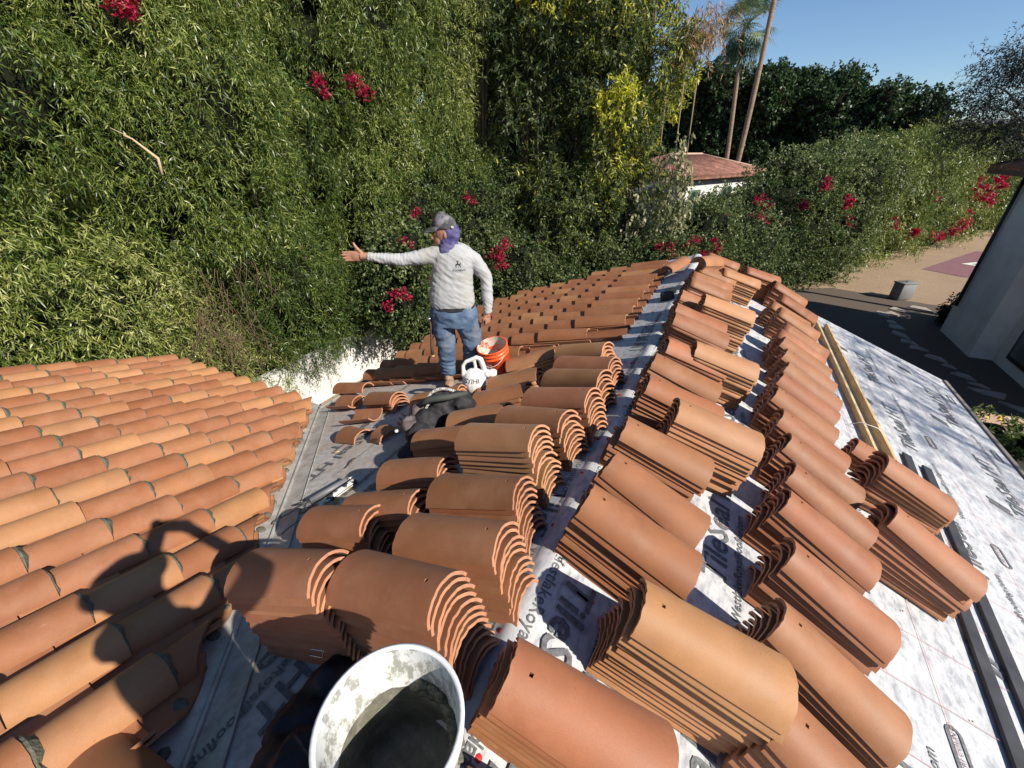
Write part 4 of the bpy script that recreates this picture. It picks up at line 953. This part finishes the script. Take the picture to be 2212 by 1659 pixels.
specs=[(-2.6,2.6,'leftmost clump of the tall willowy hedge above the finished tile roof'),(2.9,7.2,'middle clump of the tall willowy hedge with dark gaps and dead vines'),(7.6,12.0,'right clump of the tall willowy hedge behind the pointing hand')]
fl={0:None,1:[(-6.96,3.87,3.15),(-6.9,3.95,3.05),(-6.66,6.5,2.6)],2:[(-6.66,7.6,2.55)]}
for i,(a,b,lab) in enumerate(specs):
    lb=left_lobes(a,b); tn=[random.uniform(.16,.66) for _ in lb]
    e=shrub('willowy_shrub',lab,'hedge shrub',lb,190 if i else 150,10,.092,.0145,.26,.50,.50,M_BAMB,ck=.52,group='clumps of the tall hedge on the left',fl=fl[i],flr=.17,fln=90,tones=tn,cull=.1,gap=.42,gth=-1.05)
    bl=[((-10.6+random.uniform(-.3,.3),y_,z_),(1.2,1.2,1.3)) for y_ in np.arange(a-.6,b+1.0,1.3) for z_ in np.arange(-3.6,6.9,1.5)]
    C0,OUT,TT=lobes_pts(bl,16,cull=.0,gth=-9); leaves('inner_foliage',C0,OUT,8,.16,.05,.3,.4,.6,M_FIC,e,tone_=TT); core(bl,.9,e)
    for k in range(5):
        y=a+(b-a)*(k+.5)/5; trunk(e,[(-8.7,y,-4),(-8.6+random.uniform(-.2,.2),y+.1,-1),(-8.6,y+random.uniform(-.4,.4),2.5),(-8.5,y,5)],[.035,.03,.022,.012],name='stem',n=6)
    if i==1:
        mb=MB()
        for k in range(150):
            h=random.choice([(-7.3,3.6,-.8),(-7.35,3.9,-1.3),(-7.3,3.5,-1.5),(-7.4,4.6,-.5),(-7.3,4.1,-1.7)]); p=Vector(h)+Vector((random.uniform(-.15,.25),random.uniform(-.5,.5),random.uniform(-.3,.9)))
            P=[p.copy()]; d=Vector((random.uniform(-.1,.25),random.uniform(-.5,.5),-1))
            for q in range(5): p=p+d*.16; d=d+Vector((random.uniform(-.25,.25),random.uniform(-.5,.5),random.uniform(-.1,.25))); P.append(p.copy())
            mb.tube(P,[.006,.005,.004,.004,.003,.002],3,cap=False)
        mb.build('dead_stems',M_TWIG,e,kind='stuff')
    if i==0:
        mb=MB(); mb.tube([(-6.98,3.38,1.72),(-6.95,3.45,1.68),(-6.85,3.62,1.45),(-6.85,3.60,1.25)],[.008,.012,.022,.018],6); mb.tube([(-6.98,3.45,1.70),(-7.05,3.3,1.80)],[.006,.004],5); mb.build('broken_branch',mat('pale_branch',(.50,.36,.22),.9),e)
# white garden wall
gw=empty('garden_wall',(-7.9,6,-4),label='white rendered garden wall glimpsed below the hanging foliage',cat='wall')
mb=MB(); mb.box((-7.95,4.2,-3.4),(.2,20,1.2)); mb.build('wall_face',M_STUC,gw); mb=MB(); mb.box((-7.95,4.2,-2.77),(.26,20,.06)); mb.build('coping',M_STUC,gw)
# ferny trees in the centre
def ferny(label,tx,ty,lobes,ztop,tones,r0=.20,lean=(0,0)):
    e=shrub('ferny_tree',label,'tree',lobes,70,12,.125,.036,.20,.25,.75,M_OAK,ck=0,group='ferny trees behind the worker',tones=tones,cull=.35,shell=(.35,1.15))
    trunk(e,[(tx,ty,-4),(tx+.05+lean[0]*.3,ty,-1),(tx-.05+lean[0]*.6,ty,2),(tx+lean[0],ty+.1,ztop)],[r0,r0*.85,r0*.7,r0*.35])
    mb=MB()
    for k in range(14):
        z=random.uniform(-1.5,ztop-1); c,r=random.choice(lobes); q=Vector(c)+Vector((random.uniform(-.3,.3),-r[1]*.8,-.2)); p=Vector((tx,ty,z+.6)); mb.tube([p,(p+q)/2+Vector((0,0,.35)),q],[.05,.03,.012],5)
    mb.build('branch',M_BARK,e)
    return e
def flobes(cx0,cx1,cy,z0,z1,n,seed):
    rd=random.Random(seed); L_=[];tn=[]
    for i in range(n):
        z=z0+(z1-z0)*(i+.5)/n+rd.uniform(-.3,.3); x=rd.uniform(cx0,cx1); r=rd.uniform(.38,.80)
        L_.append(((x,cy+rd.uniform(-.9,.6),z),(r,r,r*rd.uniform(.9,1.6)))); tn.append(.86 if rd.random()<.11 else rd.uniform(.22,.58))
    return L_,tn
for (lab,tx,ty,x0,x1,cy,z0,z1,n,sd_,r0) in [
  ('ferny tree with the reddish trunk just right of the tall hedge',-6.75,12.3,-7.3,-5.6,12.9,-1.0,7.5,15,1,.22),
  ('ferny tree behind the worker\'s shoulder, thick dark trunk',-5.5,12.9,-5.9,-4.2,13.0,-2.4,7.5,24,2,.24),
  ('ferny tree with many bright yellow green tips in the middle',-4.1,13.4,-4.5,-2.9,13.4,-2.4,7.8,26,3,.20),
  ('ferny tree at the right, its edge meeting the open sky',-2.6,14.0,-3.3,-2.0,14.0,-1.2,7.5,23,4,.2)]:
    lb,tn=flobes(x0,x1,cy,z0,z1,n,sd_); e=ferny(lab,tx,ty,lb,z1,tn,r0)
    if sd_==4:
        C0=np.concatenate([rng.normal(size=(90,3))*np.array([.30,.3,.22])+np.array([-1.75+.24*q,14.0,3.9+.18*q]) for q in range(3)]); leaves('dry_foliage',C0,np.tile([.3,0,-.3],(len(C0),1)).astype(float),10,.14,.022,.35,.8,.4,M_DRY,e)
        mb=MB(); mb.tube([(-2.2,14,3.4),(-1.2,14,3.9),(-.6,14,4.2)],[.05,.03,.012],5); mb.build('branch',M_BARK,e)
for i_,(xa,lab_) in enumerate(((-11.5,'dark backdrop tree behind the tall hedge\'s right end'),(-8.4,'dark backdrop tree behind the reddish trunk'),(-5.6,'dark backdrop tree behind the yellow tipped one'))):
    lb=[((xa+random.uniform(-1.6,1.6),18.5+random.uniform(-1,1),z_+random.uniform(-.5,.5)),(random.uniform(.9,1.4),1.0,random.uniform(1.0,1.5))) for z_ in np.linspace(-2.5,7.5,11) for _ in range(2)]
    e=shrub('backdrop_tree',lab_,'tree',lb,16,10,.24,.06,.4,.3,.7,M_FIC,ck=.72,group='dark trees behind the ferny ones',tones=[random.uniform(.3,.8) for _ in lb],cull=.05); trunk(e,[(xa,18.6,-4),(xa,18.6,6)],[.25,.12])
# pale hanging vine
vn_=empty('climbing_vine',(-1.6,14.6,-4),label='pale broad-leaved vine hanging down beside the distant house',cat='vine')
C0=[]
for (x,z0_,z1_,n) in ((-1.25,2.0,-1.4,120),(-1.55,.9,-1.6,130),(-1.95,.4,-1.7,90),(-1.05,1.2,-1.2,60),(-2.3,.5,-.6,30)):
    zz=rng.uniform(z1_,z0_,n); C0.append(np.stack([x+.12+.12*np.sin(zz*3)+rng.normal(size=n)*.12,13.2+rng.normal(size=n)*.12,zz],1))
C0=np.concatenate(C0); leaves('foliage',C0,np.tile([0,-1.,0],(len(C0),1)),5,.12,.075,.15,.9,.5,M_VINE,vn_)
mb=MB()
for x in (-1.15,-1.45,-1.85): mb.tube([(x,13.3,3),(x+.1,13.3,1),(x,13.3,-1.8)],[.02,.015,.01],5)
mb.build('stem',M_TWIG,vn_)

# bougainvillea and mixed bushes below and behind
def bush(label,lobes,fl=None,dens=70,L=.075,W=.042,m=M_BOUG,tones=None,nm='bougainvillea',cat='shrub',flr=.2,fln=50,flL=.06,nl=10,tw=.30,droop=.15,sp=.75,ck=.76):
    return shrub(nm,label,cat,lobes,dens,nl,L,W,tw,droop,sp,m,ck=ck,group='flowering bushes around the roof',fl=fl,tones=tones or [random.uniform(.3,.6) for _ in lobes],flr=flr,fln=fln,flL=flL)
def row(pts,rr): return [((x,y,z),(r*random.uniform(.9,1.1),r,r*random.uniform(.85,1.15))) for x,y,z,r in pts]
bush('leafy bush with red flower clusters between tall hedge and worker',row([(-6.9,8.0,-1.6,.9),(-7.1,9.2,-1.4,1.1),(-7.2,9.4,-.2,1.0),(-6.8,10.2,-2.2,1.2),(-6.6,10.6,-.9,1.1),(-6.6,7.4,-1.5,.8),(-6.3,7.6,-.6,.7),(-6.4,9.2,-3.2,1.1),(-6.3,11.2,.0,.9)],1),
     fl=[(-5.95,7.4,-.16),(-6.02,7.9,.25),(-5.62,6.9,-1.27),(-5.85,6.8,-1.19),(-5.95,6.6,-1.4),(-5.4,7.6,-1.03),(-5.7,8.0,-.7),(-5.84,9.9,.5),(-5.8,8.6,.0),(-5.5,8.8,-1.2)],dens=85,flr=.13,fln=40)
bush('low bush with magenta blooms right behind the worker\'s arm',row([(-5.3,10.6,-2.6,1.2),(-4.9,11.0,-1.6,1.0),(-4.2,11.4,-2.6,1.2),(-5.9,10.8,-1.6,.9),(-3.6,11.7,-2.2,.9)],1),
     fl=[(-4.72,9.5,-.70),(-4.68,9.55,-.88),(-4.72,9.5,-1.05),(-4.60,9.6,-.58),(-5.0,9.4,-1.3)],dens=85,flr=.17,fln=55)
bush('low reddish bush along the far edge of the laid tiles',row([(-3.0,11.8,-2.9,1.1),(-2.0,12.0,-2.7,1.1),(-1.0,12.2,-2.6,1.1),(-2.6,12.6,-1.9,1.0),(-1.3,12.9,-1.6,1.0)],1),fl=[(-3.2,10.9,-1.9),(-2.6,11.0,-1.8),(-2.0,11.1,-1.7)],dens=80,fln=25)
bush('bush with crimson clusters beyond the ridge end',row([(-.6,13.6,-1.6,1.1),(.3,14.2,-2.0,1.2),(1.2,15.0,-2.2,1.3),(-.2,15.0,-1.0,1.1),(.9,16.2,-1.4,1.2)],1),
     fl=[(-1.32,12.5,-.78),(-.41,12.8,-.63),(-.92,12.55,-.94),(-.7,12.6,-1.15),(-.1,12.9,-1.0),(.2,13.1,-.8),(-.5,12.7,-1.4)],dens=80,fln=50,flL=.06,flr=.16)
hp=[(-1.8,18.6,1.6,-.45),(-.6,19.7,1.7,-.3),(.6,21.0,1.8,.1),(1.7,22.3,1.9,.5),(2.7,23.7,2.0,1.0),(4.2,25.9,2.1,1.6)]
def hedge_lobes(pts):
    L_=[]
    for x,y,r,zt_ in pts:
        z=-3.4
        while z<zt_-r*.45:
            L_.append(((x+random.uniform(-.3,.3),y+random.uniform(-.3,.3),z),(r*random.uniform(.85,1.05),r,r*.8))); z+=r*.85
        L_.append(((x+random.uniform(-.2,.2),y,zt_-r*.55),(r*.8,r*.8,r*.62)))
        L_.append(((x+random.uniform(.4,.9),y+.6,zt_-r*.4),(r*.5,r*.5,r*.5)))
    return L_
lb=hedge_lobes(hp[:3]); bush('big dark green bush below the distant house with red sprays',lb,fl=[(-.9,17.0,-.7),(-.3,17.4,-.9),(.3,18.0,-1.0),(-.6,17.2,-1.5),(.0,17.6,-1.4),(.5,18.2,-1.7),(.2,17.8,-.55),(1.2,18.9,-.7),(-1.3,17,-1.2),(1.5,19.2,-.3)],dens=42,L=.10,W=.055,fln=60,flr=.28,flL=.085)
lb=hedge_lobes(hp[3:]); bush('tall rounded dark bush right of the distant house',lb,fl=[(2.7,20.6,-.35),(4.3,22.0,-.1),(4.35,22.1,-.45),(2.1,19.9,-.9),(3.4,21.6,.3),(5.0,23.6,-1.3)],dens=38,L=.10,W=.055,fln=60,flr=.20,flL=.09)
hp2=[(6.1,29.4,2.2,1.9),(8.0,33.0,2.3,2.1),(9.4,35.6,2.4,2.2),(10.9,38.4,2.5,2.2)]
lb=hedge_lobes(hp2); bush('long willowy hedge running away along the sunlit gravel',lb,nm='willowy_shrub',m=M_BAMB,dens=26,L=.17,W=.034,droop=.5,sp=.5,nl=10,tw=.5,fl=[(7.7,28.4,-1.5),(9.6,31.5,-2.4),(10.4,33.6,-.9)],fln=60,flr=.3,flL=.13,tones=[random.uniform(.25,.6) for _ in lb])
hp3=[(12.9,42.2,2.6,2.3),(15.2,45.6,2.8,2.4),(18.0,49.5,3,2.5),(21.5,53.5,3.2,2.6)]
lb=hedge_lobes(hp3); bush('far end of the hedge sprinkled with magenta beside the building',lb,m=M_BAMB,dens=18,L=.20,W=.045,droop=.4,sp=.6,nl=9,tw=.5,fl=[(13.6,38.0,-.5),(14.4,39,-1.2),(14.0,39.0,-2.0),(15.2,40.5,-.2),(13.9,38.5,-2.6),(15.4,41,-1.6),(14.9,40.3,-.9),(15.9,42,-.5),(13.3,37.8,-3.2),(12.2,35.9,-3.2)],fln=90,flr=.42,flL=.15,tones=[random.uniform(.3,.6) for _ in lb])

# ficus row
fx=np.linspace(-11,10.6,9)
for i,x in enumerate(fx):
    y=47+random.uniform(-1,1); top_=[6.0,6.3,6.6,7.4,7.0,6.8,6.6,5.4,4.6][i]
    lb=[]
    for k in range(26):
        z=random.uniform(-3,top_-1.0); rr=random.uniform(.9,1.6); w_=2.0*(1-.45*max(0,z)/top_); lb.append(((x+random.uniform(-w_,w_),y+random.uniform(-1.5,1),z),(rr,rr,rr*1.15)))
    for k in range(5): lb.append(((x+random.uniform(-1.7,1.7),y+random.uniform(-.5,.5),top_-random.uniform(.4,1.3)),(.75,.75,random.uniform(.9,1.3))))
    nm_=['at the left end, behind the palms','second from the left, behind the palms','between the two palm trunks','tallest peak right of the palms','with twin knobbly tops','in the middle right with a round top','with a notched crown','shorter, near the right end','lowest, at the right end'][i]
    shrub('ficus_tree','dense dark ficus tree '+nm_,'tree',lb,15,8,.24,.15,.35,.0,.9,M_FIC,ck=.85,group='dark ficus row in the distance',tones=[random.uniform(.3,.7) for _ in lb],cull=.05)
# palms
def fan_palm(label,base,topp,crown=True,r=.2):
    e=empty('palm_tree',base); tag(e,label=label,cat='palm tree',group='tall fan palms'); b=Vector(base);tp=Vector(topp)
    mb=MB(); n=14; mb.tube([b.lerp(tp,i/n)+Vector((.12*sin(i*.35),0,0)) for i in range(n+1)],[r*(1.15-.35*i/n)+random.uniform(-.008,.008) for i in range(n+1)],10); mb.build('trunk',M_PBARK,e)
    if crown:
        for k in range(78):
            az=random.uniform(0,2*pi); elv=random.uniform(-1.15,1.3); d=Vector((cos(az)*cos(elv),sin(az)*cos(elv),sin(elv))); L_=random.uniform(.9,1.35)
            mb=MB(); c=tp+d*L_+Vector((0,0,-.10*L_)); mb.tube([tp,tp+d*L_*.5,c],[.02,.016,.012],4,cap=False)
            s_=d.cross(Vector((0,0,1))).normalized(); u=s_.cross(d)
            for j in range(15):
                a=radians(-80+160*j/14); dd=(d*cos(a)+s_*sin(a)).normalized(); l2=random.uniform(1.0,1.35)*(.75+.25*cos(a)); wv=u.cross(dd).normalized()*.035
                m1=c+dd*l2*.55; m2=c+dd*l2+Vector((0,0,-.30*l2)); mb.add([c,m1+wv,m2,m1-wv],[(0,1,2,3)])
            me=mb.me('frond'); at=me.attributes.new('tone','FLOAT','FACE'); tv=(.15 if elv<-.6 else random.uniform(.3,.95)); at.data.foreach_set('value',[min(.98,max(.02,tv+random.uniform(-.1,.1))) for _ in me.polygons]); link('frond',me,M_PALM,e)
    return e
fan_palm('palm whose shaggy crown hangs at the top edge of the photo',(-.85,40,-4),(-1.6,40,8.9),r=.15)
fan_palm('leaning palm trunk in front, its crown above the photo',(-.29,38,-4),(-.20,38,14.6),r=.165)

# neighbouring tiled house
nh=empty('house',(-4,32,-4),label='white neighbouring house with low brown tiled hip roof beyond the bushes',cat='house')
P0=Vector((-2.1,26.5,.2));P1=Vector((2.1,35.2,.2)); dl=(P1-P0).normalized(); inn=Vector((-dl.y,dl.x,0)); P3=P0+inn*7.5; P2=P1+inn*7.5; R0=(P0+P3)/2+dl*3.2+Vector((0,0,.95)); R1=(P1+P2)/2-dl*2.6+Vector((0,0,.95))
M_OLDT=mat('old_roof_tile',(.20,.09,.06),.85); t=NT(M_OLDT); v=t.coord(); t.base(t.ramp(t.noise(v,2.2,5,.8),[(.35,(.09,.045,.035)),(.55,(.26,.115,.08)),(.7,(.40,.22,.15))]))
def tiled_face(parent,A,Bp,Cc,Dd,n,m,rad=.09,name='tile_row'):
    """A-B eave, D-C upper edge; a barrel row for each step along the eave"""
    nr=(Bp-A).cross(Dd-A).normalized(); nr=nr if nr.z>0 else -nr; mb=MB()
    for i in range(n):
        f=(i+.5)/n; a=A.lerp(Bp,f); b=Dd.lerp(Cc,f); mb.tube([a+nr*.02,b+nr*.02],[rad,rad*.85],6,sm=True)
    return mb.build(name,m,parent,kind='stuff')
V=[P0,P1,P2,P3,R0,R1]; V=V+[p-Vector((0,0,.12)) for p in V]
link('roof',mesh('roof',V,[(0,1,5,4),(1,2,5),(2,3,4,5),(3,0,4),(6,7,11,10),(7,8,11),(8,9,10,11),(9,6,10),(0,6,7,1),(3,9,6,0),(1,7,8,2)]),M_OLDT,nh)
tiled_face(nh,P0,P1,R1,R0,44,M_OLDT,.10); tiled_face(nh,P3,P0,R0,R0,34,M_OLDT,.10)
mb=MB(); mb.tube([R0+Vector((0,0,.08)),R1+Vector((0,0,.08))],.10,6); mb.tube([P0+Vector((0,0,.06)),R0+Vector((0,0,.06))],.09,6); mb.tube([P1+Vector((0,0,.06)),R1+Vector((0,0,.06))],.09,6); mb.build('ridge_tiles',mat('pale_ridge',(.45,.30,.22),.9),nh)
W0=P0+dl*.5+inn*.5; W1=P1-dl*.5+inn*.5; W2=P2-dl*.5-inn*.5; W3=P3+dl*.5-inn*.5
V=[Vector((p.x,p.y,z)) for z in (-4,.08) for p in (W0,W1,W2,W3)]; link('wall',mesh('wall',V,[(0,1,5,4),(1,2,6,5),(2,3,7,6),(3,0,4,7)]),M_STUC,nh)
Mh=mat4(W0,dl,inn,Vector((0,0,1))); M_GLS=mat('dark_glass',(.03,.05,.05),.1,.5); M_TEAL=mat('green_frame',(.06,.12,.10),.6)
for xo in (1.0,4.6):
    for nm_,c_,d_,m_ in (('window',(xo,-.03,-1.35),(1.1,.08,1.3),M_TEAL),('pane',(xo,-.06,-1.35),(.9,.06,1.1),M_GLS)):
        mb=MB(); mb.box(c_,d_,Mh); mb.build(nm_,m_,nh)
Mh2=mat4(W3,-inn,dl,Vector((0,0,1)))
for xo in (2.0,4.6):
    mb=MB(); mb.box((xo,-.03,-1.4),(1.0,.08,1.6),Mh2); mb.build('window',M_TEAL,nh); mb=MB(); mb.box((xo,-.06,-1.4),(.8,.06,1.4),Mh2); mb.build('pane',M_GLS,nh)
# far flat-roofed building
fb=empty('building',(24,66,-4),label='far low flat-roofed brown building behind the hedge end',cat='building')
mb=MB(); mb.box((27,66,0),(22,10,7.0)); mb.build('wall',mat('brown_brick',(.14,.085,.065),.9),fb); mb=MB(); mb.box((27,66,3.75),(22.6,10.6,.35)); mb.build('roof_edge',mat('grey_fascia',(.30,.29,.30),.7),fb); mb=MB(); mb.box((22,60.9,1.2),(3,.1,1.2)); mb.build('window',M_GLS,fb)
# wires
for k,(zl,zr_) in enumerate(((5.0,6.2),(5.6,7.0))):
    mb=MB(); mb.tube([Vector((2+i*4.2,52,zl+(zr_-zl)*i/6-.25*sin(pi*i/6))) for i in range(7)],.018,4,cap=False); mb.build('power_line',mat('grey_wire',(.35,.38,.45),.7),None,label=['lower','upper'][k]+' of two thin power lines crossing the blue sky',cat='power line')

# right-hand white building in shade
rb=empty('building',(10,15,-4),label='shaded white rendered building at the right edge with tiled eave',cat='building')
mb=MB(); 
mb.box((9.4,17.7,-1.5),(3.2,2.4,5.0)); mb.box((10.0,14.3,-1.505),(3.3,4.4,4.99)); mb.build('wall',M_STUC,rb)
mb=MB(); mb.tube([(7.72,18.55,-3.0),(7.72,18.6,.9)],.05,8); mb.build('downspout',mat('dark_pipe',(.015,.015,.018),.5),rb)
mb=MB(); mb.box((8.33,14.95,-2.6),(.08,1.9,2.1)); w_=mb.build('window',mat('black_frame',(.012,.012,.014),.5),rb)
mb=MB(); mb.box((8.31,14.95,-2.6),(.08,1.65,1.85)); mb.build('pane',mat('grey_glass',(.10,.11,.11),.15),w_)
ev=[Vector((7.05,11.4,1.05)),Vector((7.05,19.25,1.05)),Vector((10.5,19.25,2.25)),Vector((10.5,11.4,2.25))]
V=ev+[p-Vector((0,0,.14)) for p in ev]; link('roof',mesh('roof',V,[(0,1,2,3),(7,6,5,4),(0,4,5,1),(1,5,6,2),(3,7,4,0)]),mat('brown_eave',(.11,.065,.045),.8),rb)
tiled_face(rb,ev[0],ev[1],ev[2],ev[3],26,M_OLDT,.10)
# stepping stones
stn=[[(6.09,19.96),(6.49,19.51),(6.62,20.1),(6.3,20.3)],[(6.76,20.8),(7.2,20.5),(7.36,20.6),(7.0,21.2)],[(6.50,20.2),(6.85,19.95),(6.98,20.1),(6.75,20.45)],[(7.52,21.4),(8.2,21.1),(8.1,21.6),(7.7,21.7)],[(6.30,18.95),(6.60,18.85),(6.55,19.2),(6.35,19.25)],[(6.25,18.40),(6.70,18.30),(6.62,18.75),(6.32,18.75)],[(6.18,17.75),(6.60,17.33),(6.55,17.8),(6.3,18.1)],[(6.27,17.05),(6.68,16.80),(6.62,17.15),(6.35,17.3)],[(6.36,16.50),(6.83,16.42),(6.72,16.7),(6.45,16.75)],[(6.6,15.95),(7.07,15.60),(7.02,16.0),(6.75,16.15)],[(6.85,15.4),(7.15,15.2),(7.1,15.45),(6.95,15.5)],[(6.9,14.85),(7.35,14.5),(7.3,14.85),(7.1,15.0)],[(7.1,14.35),(7.5,14.1),(7.4,14.35)],[(7.0,14.0),(7.75,13.95),(7.6,13.6),(7.25,13.7)],[(7.4,13.4),(7.9,13.2),(7.7,12.95)]]
nmst=['largest pale stepping stone, nearest the roof corner']
pt=empty('stepping_stone_path',(6.8,17,-4),label='winding path of pale stepping stones in the shaded yard',cat='path')
for i,q in enumerate(stn):
    n=len(q); V=[(x,y,-3.955) for x,y in q]+[(x,y,-4.02) for x,y in q]; F=[tuple(range(n))]+[(k,(k+1)%n,n+(k+1)%n,n+k) for k in range(n)]
    link('stone',mesh('stone',V,F),M_FLAG,pt)
structure('mulch_painted_shadow',mesh('mulch_painted_shadow',[(3.2,7.5,-3.992),(30,7.5,-3.992),(30,22.6,-3.992),(8.4,22.3,-3.992),(5.2,23.3,-3.992),(3.0,22.0,-3.992)],[(0,1,2,3,4,5)]),mat('shadow_toned_mulch',(.10,.072,.052),.95))  # mulch tone darkened for the building's shadow, outline follows the shadow edge
structure('garden_strip',mesh('garden_strip',[(3.4,4.0,-3.984),(14,4.0,-3.984),(14,11.2,-3.984),(3.4,11.2,-3.984)],[(0,1,2,3)]),M_DARK)  # flat strip of ground in one near-black tone
kb=MB().box((8.2,12.05,-3.93),(5.5,.55,.16)).me('sun_patch_strip'); structure('sun_patch_strip',kb,mat('painted_sun_patch',(.50,.33,.22),.9))  # added bright strip, its colour stands in for a sun patch on gravel
structure('court',mesh('court',[(10.0,29.5,-3.985),(11.35,28.4,-3.985),(17.5,29.5,-3.985),(21,36,-3.985),(14.4,36.6,-3.985)],[(0,1,2,3,4)]),M_MAT)
mb=MB(); mb.add([(12.3,31.9,-3.978),(13.3,31.3,-3.978),(13.7,33.2,-3.978)],[(0,1,2)]); e=mb.build('floor_mark',mat('pale_mark',(.65,.68,.60),.8),None,label='small pale green and white triangle on the maroon court',cat='marking')
mb=MB(); mb.add([(12.75,32.0,-3.972),(13.15,31.7,-3.972),(13.3,32.5,-3.972)],[(0,1,2)]); mb.build('inner_mark',mat('green_mark',(.10,.30,.16),.8),e)
# utility box
ub=empty('utility_box',(7.5,22.6,-4),label='grey metal utility box with a round vent on the gravel edge',cat='utility box')
MU=Matrix.Translation((7.5,22.65,-4))@Matrix.Rotation(radians(38),4,'Z')
me=bevel_me(MB().box((0,0,.36),(.72,.42,.66)).me('cabinet'),.012,1); me.transform(MU); M_GREY=mat('grey_cabinet',(.17,.17,.17),.6); link('cabinet',me,M_GREY,ub)
me=bevel_me(MB().box((0,0,.71),(.78,.48,.05)).me('lid'),.01,1); me.transform(MU); link('lid',me,M_GREY,ub)
mb=MB(); mb.lathe([(.001,.02),(.10,.02),(.12,.01),(.12,0)],16,MU@Matrix.Translation((.37,0,.45))@Matrix.Rotation(pi/2,4,'Y')); mb.build('vent',M_PRINT,ub)
mb=MB(); mb.ell((0,0,.76),(.04,.04,.03),8,6,); me=mb.me('knob'); me.transform(MU); link('knob',me,M_GREY,ub)
# dark shrub at the corner, low planting with yellow flowers
shrub('dark_shrub','very dark shrub in the shade at the white building\'s corner','shrub',[((8.3,19.6,-3.6),(.5,.5,.5)),((8.7,20.2,-3.5),(.6,.5,.6))],60,8,.10,.05,.2,.1,.8,M_DOLV,ck=.8)
e=shrub('flower_bed_plants','low leafy plants with yellow flowers at the far right edge','plants',[((5.9+.55*i,11.1+.25*sin(i*2),-3.85),(.45,.4,.42)) for i in range(9)],70,8,.12,.05,.2,.1,.7,M_BOUG,ck=.6)
C0=np.array([[5.8+4.0*random.random(),10.9+.5*random.random(),-3.45+.1*random.random()] for _ in range(26)]); leaves('flowers',C0,np.tile([0,0,1.],(26,1)),8,.06,.05,.03,0,1.,leafmat('yellow_petal',[(.75,.55,.03)]),e,kind='stuff')
# olive tree on the right whose branch hangs into the picture
OLV=[(6.52, 19.03, 3.68), (6.43, 19.07, 3.06), (6.39, 19.08, 2.23), (6.73, 18.97, 2.5), (6.86, 18.92, 3.03), (7.22, 18.8, 1.92)]
def olive(label,tx,ty,lobes,dens=34,m=M_DOLV,ck=.0):
    e=shrub('olive_tree',label,'tree',lobes,dens,12,.085,.024,.55,.15,.45,m,ck=ck,group='small-leaved trees by the shaded building',cull=1.,shell=(.2,1.15))
    trunk(e,[(tx,ty,-4),(tx+.1,ty,-2),(tx-.1,ty+.1,.2),(tx,ty,2.2)],[.16,.14,.11,.05])
    mb=MB()
    for c,r in lobes: mb.tube([(tx,ty,.0),((tx+c[0])/2,(ty+c[1])/2,c[2]*.5+.6),c,(c[0]-r[0]*.7,c[1],c[2]+.1)],[.05,.035,.02,.006],5)
    mb.build('branch',M_BARK,e); return e
olive('dark small-leaved tree reaching in from the upper right edge',9.6,20.6,[(c_,(.85,.7,.5)) for c_ in OLV],85)
olive('small-leaved tree beside the right slope that dapples the membrane',11.0,3.6,[((10.2,3.6,5.0),(1.2,1.3,.9)),((9.6,4.6,4.4),(1.0,1.1,.8)),((10.8,2.6,4.2),(1.1,1.1,.9)),((9.2,3.3,4.1),(.8,.8,.6)),((8.8,5.4,3.9),(.7,.8,.5))],13)
